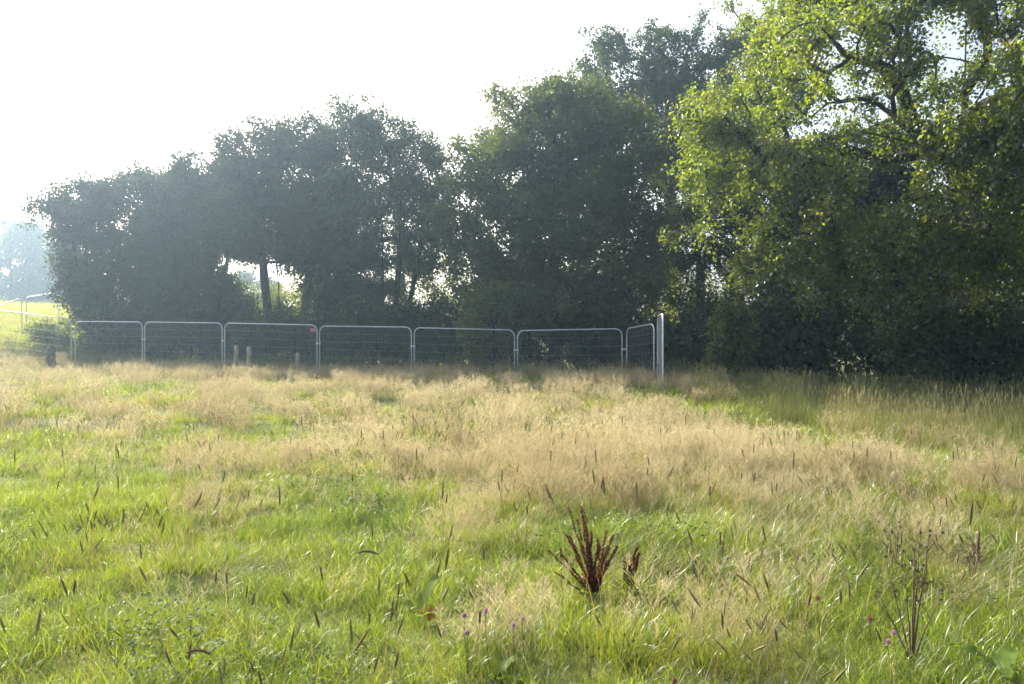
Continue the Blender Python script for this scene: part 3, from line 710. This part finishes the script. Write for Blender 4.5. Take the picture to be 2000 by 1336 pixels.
def dryness(p):
    """0 = green sward, 1 = bleached bent grass"""
    x, y = p[:, 0], p[:, 1]; u = x / y
    near = np.interp(u, [-0.69, -0.45, -0.35, -0.2, -0.1, 0.0, 0.2, 0.45, 0.55, 0.69], [8.8, 7.8, 6.8, 7.3, 6.8, 6.2, 6.0, 6.1, 6.8, 7.4])
    wob = (noise2(x, y, 0.9) - 0.5) * 1.3 + (noise2(x + 9, y, 0.35) - 0.5) * 0.5
    d_ = smoothstep(-1.2, 2.4, (y - near) + wob * (0.2 + 0.11 * y))
    # greener gaps: left side, and the trodden path on the right
    def gap(cx, cyy, rx, ry, s): return s * np.exp(-(((x - cx) / rx) ** 2 + ((y - cyy) / ry) ** 2))
    g = gap(-4.8, 11.6, 1.7, 1.6, 1.0) + gap(-7.5, 9.5, 2.0, 1.0, .7) + gap(-15.5, 24, 3.0, 1.8, .5) + gap(-4.0, 8.0, .9, .5, .6) + gap(-2.6, 7.6, .8, .4, .5) + gap(-9.5, 14, 2.0, 1.0, .35)
    py = path_y(u)
    g = g + 1.2 * np.exp(-((y - py) / (0.07 * py)) ** 2) * smoothstep(0.16, 0.24, u) + 0.9 * smoothstep(0.0, 2.0, y - py) * smoothstep(0.24, 0.34, u)
    pn = noise2(x + 40, y + 3, 1.6)
    g = g + 0.7 * smoothstep(0.68, 0.86, pn) + 0.5 * smoothstep(0.62, 0.8, noise2(x + 11, y + 77, 0.6))
    g = g + 0.4 * smoothstep(-0.30, -0.5, u) * smoothstep(0.45, 0.65, noise2(x + 3, y + 30, 2.3)) * smoothstep(22, 14, y)
    return np.clip(d_ - g, 0, 1)

def tallness(p):
    x, y = p[:, 0], p[:, 1]
    fy = fence_y(x); a = 0.55 * smoothstep(3.0, 0.6, np.abs(y - fy + 0.2))
    u = x / y; py = path_y(u)
    b = smoothstep(0.05, 0.16, y / py - 1) * smoothstep(0.18, 0.28, u)
    return np.maximum(a, b)

rg = np.random.default_rng(77)
beyond = lambda p: p[:, 1] < fence_y(p[:, 0]) + 1.0
# green sward
P1 = wedge(rg, 2.2, 7.5, 10.0); P2 = wedge(rg, 7.5, 17, 3.6); P3 = wedge(rg, 17, 30, 1.8); 
P = np.concatenate([P1, P2, P3]); P = P[beyond(P)]
dr = dryness(P); keep = rg.random(len(P)) > dr * 0.6; P, dr = P[keep], dr[keep]
tn = 0.25 + 0.66 * (noise2(P[:, 0], P[:, 1], 0.8) - 0.5) + 0.3 * (noise2(P[:, 0], P[:, 1], 0.22) - 0.5) + 0.42 * dr + rg.normal(size=len(P)) * 0.05
sc = (0.6 + 0.55 * noise2(P[:, 0] + 8, P[:, 1], 0.6) + 0.5 * smoothstep(0.6, 0.9, noise2(P[:, 0] + 28, P[:, 1] + 4, 0.33))) * (0.8 + 0.4 * rg.random(len(P))) * (1 + 0.25 * smoothstep(10, 20, P[:, 1]))
scatter('green_grass', 'lush green meadow grass of the foreground and the gaps', [patch(clump_green, 100 + k, 14, 0.15) for k in range(10)] + [patch(clump_green, 130 + k, 9, 0.19, n=42, w=0.0066) for k in range(6)], M['green'], P, tn, sc, 0.05, 1, far=(10, 8.5))
# darker taller tussocks
P = np.concatenate([wedge(rg, 2.4, 8, 2.6), wedge(rg, 8, 16, 0.8)]); P = P[dryness(P) < 0.5]; n = len(P)
scatter('grass_tussocks', 'dark green tussocks standing in the sward', [clump_green(200 + k, 110, (0.2, 0.42), 0.06, 0.0052).mesh('tussock') for k in range(6)], M['green'], P, 0.08 + 0.22 * rg.random(n), 0.5 + 0.5 * rg.random(n) ** 1.5, 0.1, 2)
# clover and low herbs
P = wedge(rg, 2.2, 8, 3.0); P = P[(dryness(P) < 0.4) & (noise2(P[:, 0] + 50, P[:, 1], 0.7) > 0.66)]; n = len(P)
scatter('clover_patches', 'low clover and herb leaves among the grass', [patch(clump_clover, 300 + k, 7, 0.16) for k in range(6)], M['clover'], P, rg.random(n), 0.9 + 0.6 * rg.random(n), 0.1, 3)
# bleached bent grass
P = np.concatenate([wedge(rg, 3.6, 10, 4.6), wedge(rg, 10, 18, 3.0), wedge(rg, 18, 30, 1.9)]); P = P[beyond(P)]
dr = dryness(P); keep = rg.random(len(P)) < 0.01 + 0.84 * dr ** 1.3; P, dr = P[keep], dr[keep]; n = len(P)
tn = 0.22 + 0.32 * smoothstep(0.2, 1.0, dr) + 0.8 * (noise2(P[:, 0] + 20, P[:, 1], 1.3) - 0.5) + rg.normal(size=n) * 0.08
sc = (0.62 + 0.4 * noise2(P[:, 0], P[:, 1] + 60, 1.0)) * (0.8 + 0.35 * rg.random(n))
scatter('bent_grass', 'bleached tan bent grass with airy seed heads across the field', [patch(clump_bent, 400 + k, 8, 0.19, m=34, hw=0.0014) for k in range(10)] + [patch(clump_bent, 430 + k, 7, 0.22, n=10, m=15, hw=0.0038) for k in range(6)], M['dry'], P, tn, sc, 0.05, 4, far=(10, 9.0))
P = wedge(rg, 3.4, 9.5, 5.0); dr = dryness(P + np.array([0, 0.7])); keep = rg.random(len(P)) < 0.55 * smoothstep(0.02, 0.4, dr) + 0.16 * (noise2(P[:, 0] + 61, P[:, 1], 0.7) > 0.55); P = P[keep]; n = len(P)
scatter('bent_grass_fringe', 'thin wispy straw stems where the tan grass fades into green', [patch(clump_bent, 460 + k, 2, 0.25, n=7, m=26, hw=0.0013) for k in range(8)], M['dry'], P, 0.1 + 0.5 * rg.random(n), 0.7 + 0.4 * rg.random(n), 0.06, 14)
# tall rank grass by the fence and under the oak
P = np.concatenate([wedge(rg, 8, 18, 3.6), wedge(rg, 18, 30, 3.4)]); P = P[P[:, 1] < fence_y(P[:, 0]) + 1.8]
tl = tallness(P); keep = rg.random(len(P)) < tl * 0.95; P = P[keep]; n = len(P)
tn = 0.36 + 0.8 * (noise2(P[:, 0] + 70, P[:, 1], 1.4) - 0.5) + rg.normal(size=n) * 0.1
scatter('rank_grass', 'tall rank grass along the fence and the oak shade', [patch(clump_tall, 500 + k, 7, 0.2, n=15, w=0.0075) for k in range(8)], M['tall'], P, tn, 0.58 + 0.3 * rg.random(n), 0.05, 5)
# flowering stems in the green
P = np.concatenate([wedge(rg, 2.6, 6, 3.4), wedge(rg, 6, 15, 1.6)]); P = P[noise2(P[:, 0] + 12, P[:, 1] + 90, 0.9) > 0.5]; n = len(P)
scatter('grass_stems', 'thin brown flowering stems above the green grass', [patch(clump_stem, 600 + k, 6, 0.22) for k in range(8)], M['stem'], P, rg.random(n), 0.8 + 0.4 * rg.random(n), 0.12, 6)
# lodged straw, mostly bottom right
P = wedge(rg, 2.4, 7.5, 3.0); u = P[:, 0] / P[:, 1]
keep = rg.random(len(P)) < 0.10 + 0.9 * smoothstep(0.02, 0.25, u) * (noise2(P[:, 0] + 33, P[:, 1], 0.8) > 0.42); P = P[keep]; n = len(P)
scatter('lodged_straw', 'pale lodged straw leaning over the foreground grass', [patch(clump_straw, 700 + k, 4, 0.15) for k in range(6)], M['straw'], P, rg.random(n), 0.7 + 0.4 * rg.random(n), 0.1, 7, yaw=0.0)
# grass on the hill and beyond the hedge
n = 3000; P = np.column_stack([-48 + 44 * rg.random(n), 26 + 46 * rg.random(n)]); P = P[(P[:, 1] > fence_y(P[:, 0]) + 1) & (P[:, 0] / P[:, 1] < -0.3)]; n = len(P)
scatter('hill_grass', 'short sunlit grass on the hill at the left', [patch(clump_green, 800 + k, 6, 0.3, n=50, h=(0.15, 0.36), spread=0.16, w=0.009) for k in range(5)], M['green'], P, 0.85 + 0.4 * (noise2(P[:, 0], P[:, 1], 3) - 0.3), 1.2 + 0.8 * rg.random(n), 0.15, 8)

# ------------------------------------------------------------------ plants one can pick out
def spot(px, ypx, h=0.0):
    """ground point of a plant whose foot shows at photograph pixel (px, ypx)"""
    d = CAM_H * F / (ypx - 660.0); x = at_px(px, d)
    for _ in range(4):
        d = (CAM_H - float(ground_z(x, d))) * F / (ypx - 660.0); x = at_px(px, d)
    return x, d

def big_leaf(mb, base, az, L, Wd, rise, a=0.5, n=7):
    t = np.linspace(0, 1, n); d_ = np.array([math.cos(az), math.sin(az), 0]); s_ = np.array([-math.sin(az), math.cos(az), 0])
    ang = rise - 0.7 * t; st = np.concatenate([[0], np.cumsum(np.cos(ang[1:]) * L / (n - 1))]); sz = np.concatenate([[0], np.cumsum(np.sin(ang[1:]) * L / (n - 1))])
    w = Wd * np.sin(np.pi * (0.06 + 0.94 * t) ** 0.8) ** 0.8 * 0.5; V = []
    for k in range(n):
        c = np.asarray(base) + d_ * st[k] + np.array([0, 0, sz[k]]); wav = 0.012 * math.sin(k * 2.3)
        V += [c - s_ * w[k] + [0, 0, 0.25 * w[k] + wav], c, c + s_ * w[k] + [0, 0, 0.25 * w[k] - wav]]
    T = []
    for k in range(n - 1):
        q = 3 * k
        for j in (0, 1): T += [[q + j, q + j + 1, q + j + 4], [q + j, q + j + 4, q + j + 3]]
    mb.add(V, T, a); return mb

def dock_plant(label, x, y, stalks, seed):
    g = np.random.default_rng(seed); root = thing('dock_plant', label, 'plant', place(x, y))
    for (tx, ty, h, th) in stalks:
        n = 12; t = np.linspace(0, 1, n); b = np.array([g.normal() * 0.012, g.normal() * 0.012, -0.03])
        P = np.column_stack([b[0] + tx * t ** 1.3, b[1] + ty * t ** 1.3, b[2] + (h + 0.03) * t]); P += g.normal(size=P.shape) * 0.003
        st = obj('stalk', MB().add(*tube(P, np.linspace(0.0048, 0.0012, n), 5)).mesh('dock_stalk', True), M['dockstem'], root)
        m = int(860 * th); s = 0.22 + 0.78 * g.random(m); c = np.stack([np.interp(s, t, P[:, k]) for k in range(3)], -1)
        whorl = 0.5 + 0.5 * np.sin(s * 70 * h + g.random() * 6)
        az = g.random(m) * 6.28; rr = 0.012 * (1.15 - s) * (0.2 + 1.1 * whorl) * th ** 0.5
        off = np.stack([np.cos(az), np.sin(az), -0.25 + 0.3 * g.random(m)], -1)
        V, T, k = leaf_mesh_arrays(c + off * (rr * g.random(m) ** 0.5)[:, None], off + np.array([0, 0, 0.2]), g.normal(size=off.shape), np.full(m, 0.009), np.full(m, 0.0075))
        sh = obj('seed_spike', MB().add(V, T, np.repeat(g.random(m), k)).mesh('dock_seeds'), M['dock'], st); sh['kind'] = 'stuff'
    for k in range(5):
        az = g.random() * 6.28; obj('basal_leaf', big_leaf(MB(), (0, 0, 0.0), az, 0.12 + 0.08 * g.random(), 0.04, 0.9, 0.3 + 0.4 * g.random()).mesh('basal_leaf', True), M['dockleaf'], root)
    return root
x, y = spot(1158, 1172)
dock_plant('large rust-brown dock plant with upright seed spikes in the foreground', x, y,
           [(-0.10, 0, .55, .8), (-0.15, .02, .54, .45), (-0.07, -.02, .56, .5), (-.03, .03, .52, .35), (-.085, .03, .47, .6), (-.16, -.03, .40, .6), (-.13, .05, .36, .6), (-.06, .0, .42, .6), (.005, .02, .40, .7), (.045, -.02, .37, .6), (.075, .03, .40, .4),
            (-.19, .0, .27, .6), (.13, .02, .38, .55), (.15, -.03, .33, .6), (.12, .04, .30, .5), (-.27, .02, .28, .4), (.02, .05, .3, .6), (-.02, -.05, .27, .6), (.07, -.05, .24, .6), (-.22, -.04, .18, .4)], 3)
x, y = spot(1225, 1168)
dock_plant('small rust-brown dock plant right of the large one', x, y, [(.07, 0, .31, 1.1), (.09, .02, .27, 1.0), (.05, -.02, .25, .9), (.0, .02, .24, .8), (.03, 0, .2, 1.0)], 4)

def leaf_plant(label, px, ypx, leaves, mat, seed):
    x, y = spot(px, ypx); root = thing('broad_leaf_plant', label, 'plant', place(x, y), 'broad-leaved plants in the grass')
    for (az, L, Wd, rise, a) in leaves:
        lf = obj('leaf', big_leaf(MB(), (0, 0, 0.03), az, L, Wd, rise, a).mesh('broad_leaf', True), mat, root)
        P = np.array([[0, 0, 0], [math.cos(az) * L * .3, math.sin(az) * L * .3, .03 + L * .3 * math.tan(min(rise, 1.2))]]); 
leaf_plant('upright yellow-green dock leaf in the middle foreground', 815, 1218, [(0.9, .30, .075, 1.25, .5), (2.4, .2, .06, .8, .3), (-0.6, .2, .06, .7, .2)], M['dockleaf'], 1)
leaf_plant('pale yellow-green broad leaf standing at the bottom edge', 962, 1340, [(1.4, .17, .06, 1.35, .8), (-.5, .17, .07, .6, .2), (.4, .2, .07, .9, .1)], M['dockleaf'], 2)
leaf_plant('rusty orange withered leaves right of the dock leaf', 838, 1225, [(0.4, .10, .05, 1.1, .4), (1.4, .09, .045, 1.2, .8), (2.4, .09, .04, .9, .6)], M['orangeleaf'], 3)
leaf_plant('dull green broad leaves in the bottom right corner', 1950, 1325, [(0.6, .2, .09, .7, .1), (2.5, .2, .09, .8, .2), (4.4, .18, .08, .6, .1)], M['dockleaf'], 4)

# dead branching weed at bottom right
def dead_weed(label, px, ypx, hs, seed, name='dead_hogweed'):
    g = np.random.default_rng(seed); x, y = spot(px, ypx); root = thing(name, label, 'plant', place(x, y))
    for (tx, ty, h, br) in hs:
        n = 8; t = np.linspace(0, 1, n); P = np.column_stack([tx * t ** 1.15, ty * t, -0.02 + h * t]) + g.normal(size=(n, 3)) * 0.004 * t[:, None]
        ws = obj('stem', MB().add(*tube(P, np.linspace(0.0055, 0.0014, n), 5)).mesh('weed_stem', True), M['deadstem'], root)
        hp = [P[-1]]
        mb = MB()
        for k in range(br):
            s = 0.45 + 0.5 * g.random(); c = np.array([np.interp(s, t, P[:, q]) for q in range(3)]); az = g.random() * 6.28; L = 0.05 + 0.09 * g.random()
            e = c + np.array([math.cos(az) * 0.55, math.sin(az) * 0.55, 0.85]) * L
            mb.add(*tube(np.array([c, (c + e) / 2 + g.normal(size=3) * .004, e]), [0.0022, 0.0016, 0.001], 4)); hp.append(e)
        if br: obj('side_branches', mb.mesh('weed_branches'), M['deadstem'], ws)['kind'] = 'stuff'
        mb = MB()
        for e in hp:
            m = 26; d_ = unit(g.normal(size=(m, 3)) + [0, 0, .5]); V, T, k = leaf_mesh_arrays(np.repeat(e[None], m, 0), d_, g.normal(size=d_.shape), 0.006 + 0.008 * g.random(m), np.full(m, .004)); mb.add(V, T, np.repeat(g.random(m), k))
        obj('seed_heads', mb.mesh('weed_heads'), M['deadhead'], ws)['kind'] = 'stuff'
    return root
dead_weed('tall dead brown branching weed at the bottom right', 1782, 1300, [(-.11, .02, .50, 3), (.04, .0, .62, 4), (.10, .03, .60, 6), (.07, -.03, .64, 4), (-.16, -.02, .36, 2), (-.01, .04, .46, 2), (.15, .02, .36, 3), (.0, -.02, .55, 3)], 9)
dead_weed('thin dead weed with fluffy head right of the middle', 1745, 1130, [(-.02, 0, .36, 4), (.05, 0, .34, 3)], 10)
dead_weed('dark green thistle-like weed near the right edge', 1900, 1150, [(.02, 0, .26, 9), (.05, .02, .22, 8), (-.02, .01, .2, 6), (.0, .03, .17, 6)], 11, 'withered_thistle')
dead_weed('short dead brown stalk at the bottom centre', 1208, 1325, [(.03, 0, .22, 1), (.05, 0, .17, 0)], 12)
dead_weed('crooked dead brown stalk at the bottom, left of centre', 1150, 1330, [(-.01, 0, .17, 0), (.015, 0, .14, 1)], 13)

# clover flowers
def clover_flower(px, ytop, d, mat, label, group):
    g = np.random.default_rng(px); x = at_px(px, d); zt = ztop(ytop, d); z0 = float(ground_z(x, d)); h = max(0.1, zt - z0)
    root = thing('clover_flower', label, 'flower', (x, d, z0), group)
    t = np.linspace(0, 1, 6)[:, None]; P = np.array([0.03, 0.01, 0]) * (1 - t) ** 2 + np.array([0, 0, 1.0]) * t * h
    obj('stem', MB().add(*tube(P, 0.0016, 4)).mesh('clover_stem', True), M['stem'], root)
    m = 90; d_ = unit(g.normal(size=(m, 3)) + [0, 0, .35]); V, T, k = leaf_mesh_arrays(np.repeat(np.array([[0, 0, h]]), m, 0) + d_ * .003, d_, g.normal(size=d_.shape), 0.010 + .004 * g.random(m), np.full(m, .0045)); 
    obj('flower_head', MB().add(V, T, np.repeat(g.random(m), k)).mesh('clover_head'), mat, root)
GP = 'clover flowers in the foreground'
for px, yt, d, lab in [(948, 1194, 3.5, 'pink clover flower, the largest left of centre'), (1003, 1222, 3.4, 'pink clover flower low at the centre, beside a paler one'), (1020, 1211, 3.5, 'pale pink clover flower right of the low centre pair'),
                   (912, 1237, 3.3, 'mauve clover flower nearest the bottom, left of centre'), (906, 1203, 3.5, 'small dull mauve clover flower left of the largest one'), (1748, 1238, 3.3, 'pink clover flower behind the dead weed, upper of two'),
                   (1736, 1255, 3.25, 'pink clover flower behind the dead weed, lower of two'), (1579, 1180, 3.7, 'pale mauve clover flower right of centre')]:
    clover_flower(px, yt, d, M['pink'], lab, GP)
for px, yt, d, lab in [(1598, 1170, 3.7, 'faded brown clover head beside a pale mauve one'), (1700, 1211, 3.4, 'faded brown clover head left of the dead weed'), (1318, 1332, 2.9, 'faded brown clover head at the bottom edge')]:
    clover_flower(px, yt, d, M['brownpink'], lab, GP)

# timothy stalks: brown cylindrical heads above the grass
def timothy_meshes(seed, bend, hl=0.085, fat=1.0):
    g = np.random.default_rng(seed); n = 9; t = np.linspace(0, 1, n); az = 0
    P = np.column_stack([bend * t ** 3, 0 * t, t]) ; stem = MB().add(*tube(P, 0.0013, 4), 0.4).mesh('timothy_stem', True)
    top = P[-1]; d_ = unit(P[-1] - P[-2]); k = 7
    if abs(bend) > 0.2:   # nodding head
        q = [top]; dd = d_.copy()
        for _ in range(k): dd = unit(dd + np.array([0.28 * np.sign(bend), 0, -0.22])); q.append(q[-1] + dd * hl / k)
        H = np.array(q)
    else:
        H = top + d_ * np.linspace(-0.005, hl, k + 1)[:, None]
    rr = 0.0042 * fat * np.array([0.35, 0.85, 1, 1, 1, 0.95, 0.8, 0.35]); mb = MB(); V, T = tube(H, rr, 6); mb.add(V, T, 0.25)
    m = 170; s = g.random(m); c = np.stack([np.interp(s, np.linspace(0, 1, k + 1), H[:, q]) for q in range(3)], -1); off = unit(g.normal(size=(m, 3)) + d_ * 0.4)
    V, T, kk = leaf_mesh_arrays(c + off * 0.0032 * fat, off + d_ * 0.6, g.normal(size=off.shape), np.full(m, 0.0050) * fat, np.full(m, 0.0026) * fat); mb.add(V, T, np.repeat(g.random(m), kk))
    return stem, mb.mesh('timothy_head')
TIM = [timothy_meshes(900 + k, b, hl, f) for k, (b, hl, f) in enumerate([(0.03, .055, 1), (0.08, .065, 1.0), (-0.05, .08, 1.0), (0.12, .05, .9), (0.0, .11, 1.15), (0.3, .10, 1.1)])]
for s_, h_ in TIM: s_.materials.append(M['stem']); h_.materials.append(M['timothy'])
def timothy(x, y, h, kind, rz, label, group):
    root = thing('timothy_stalk', label, 'grass stalk', place(x, y), group)
    root.rotation_euler = (rg.normal() * 0.05, rg.normal() * 0.05, rz)
    s = obj('stem', TIM[kind][0], None, root); hd = obj('seed_head', TIM[kind][1], None, root)
    s.scale = (h, 1, h); 
    top = TIM[kind][0].vertices[-1].co
    b = [0.03, 0.08, -0.05, 0.12, 0.0, 0.3][kind]
    hd.location = (b * h - b, 0, h - 1)
    return root
# singled-out ones
for px, yt, h, kind, rz, d, lab in [
        (1868, 978, .74, 4, 3.0, 3.5, 'thick brown seed head on the right, the taller of two'), (1889, 1038, .62, 4, 3.1, 3.5, 'thick brown seed head on the right, the lower of two'),
        (241, 872, .62, 2, 0, 6.4, 'dark seed head rising at the left before the bent grass'), (1514, 848, .72, 1, 2, 6.6, 'lone dark seed head standing in the tan grass'),
        (1545, 884, .66, 4, 1, 6.2, 'long dark seed head in the tan grass, just right of a lone taller one'), (610, 1040, .66, 5, 0.1, 3.3, 'long nodding seed head arching to the right, left of centre'),
        (545, 952, .60, 4, 0, 5.0, 'long brown seed head above the left green grass'), (300, 1230, .30, 5, 0.2, 3.0, 'nodding brown seed head near the bottom left'),
        (368, 1240, .28, 1, 0.4, 3.05, 'short leaning seed head near the bottom left')]:
    x = at_px(px, d); z = ztop(yt, d) - float(ground_z(x, d)); timothy(x, d, max(0.2, z - 0.1), kind, rz, lab, 'singled-out timothy heads')
g = np.random.default_rng(314)
MARKS = [(145, 'hill'), (280, 'first fence panel'), (437, 'second fence panel'), (622, 'notice panel'), (807, 'fourth fence panel'), (1008, 'fifth fence panel'), (1217, 'sixth fence panel'), (1330, 'end panel'), (1650, 'left oak boughs'), (2100, 'oak crown')]
ORD = ['nearest', 'second nearest', 'third nearest', 'fourth nearest', 'fifth nearest', 'sixth nearest', 'seventh nearest', 'eighth nearest', 'ninth nearest', 'tenth nearest', 'eleventh nearest', 'twelfth nearest', 'thirteenth nearest', 'fourteenth nearest', 'fifteenth nearest', 'sixteenth nearest']
for (n, y0, y1, u0, u1, lab, grp) in [(46, 4.8, 9.5, -0.02, 0.68, 'timothy head in the tan grass', 'timothy heads in the tan grass'),
                                     (32, 4.4, 9.5, -0.68, -0.04, 'timothy head in the left grass', 'timothy heads in the left half'),
                                     (20, 2.9, 4.3, -0.68, 0.68, 'timothy head in the green foreground', 'timothy heads in the foreground')]:
    pts = []
    for _ in range(n):
        y = math.sqrt(y0 ** 2 + g.random() * (y1 ** 2 - y0 ** 2)); x = y * (u0 + (u1 - u0) * g.random()); px = 1000 + F * x / y
        pts.append((y, x, next(m for q, m in MARKS if px < q)))
    seen = {}
    for y, x, mark in sorted(pts):
        k = seen.get(mark, 0); seen[mark] = k + 1
        timothy(x, y, (0.36 + 0.24 * g.random()) if y > 4.3 else (0.22 + 0.2 * g.random()), int(g.choice([0, 1, 2, 3, 4, 5], p=[.28, .22, .2, .2, .08, .02])), g.random() * 6.28, '%s, %s of those below the %s' % (lab, ORD[k], mark), grp)

# ------------------------------------------------------------------ haze
hz = box_mesh('haze', 280, 330, 36.0)
m = bpy.data.materials.new('haze_air'); m.use_nodes = True; nt = m.node_tree
for q in list(nt.nodes): nt.nodes.remove(q)
out = nt.nodes.new('ShaderNodeOutputMaterial'); pv = nt.nodes.new('ShaderNodeVolumePrincipled')
pv.inputs['Color'].default_value = (0.54, 0.76, 1.0, 1); pv.inputs['Density'].default_value = 0.0016; pv.inputs['Anisotropy'].default_value = 0.68
nt.links.new(pv.outputs[0], out.inputs['Volume'])
o = obj('haze', hz, m, None, (0, 120, 16.0)); tag(o, 'thin bright haze filling the air over the field', 'haze', kind='stuff')
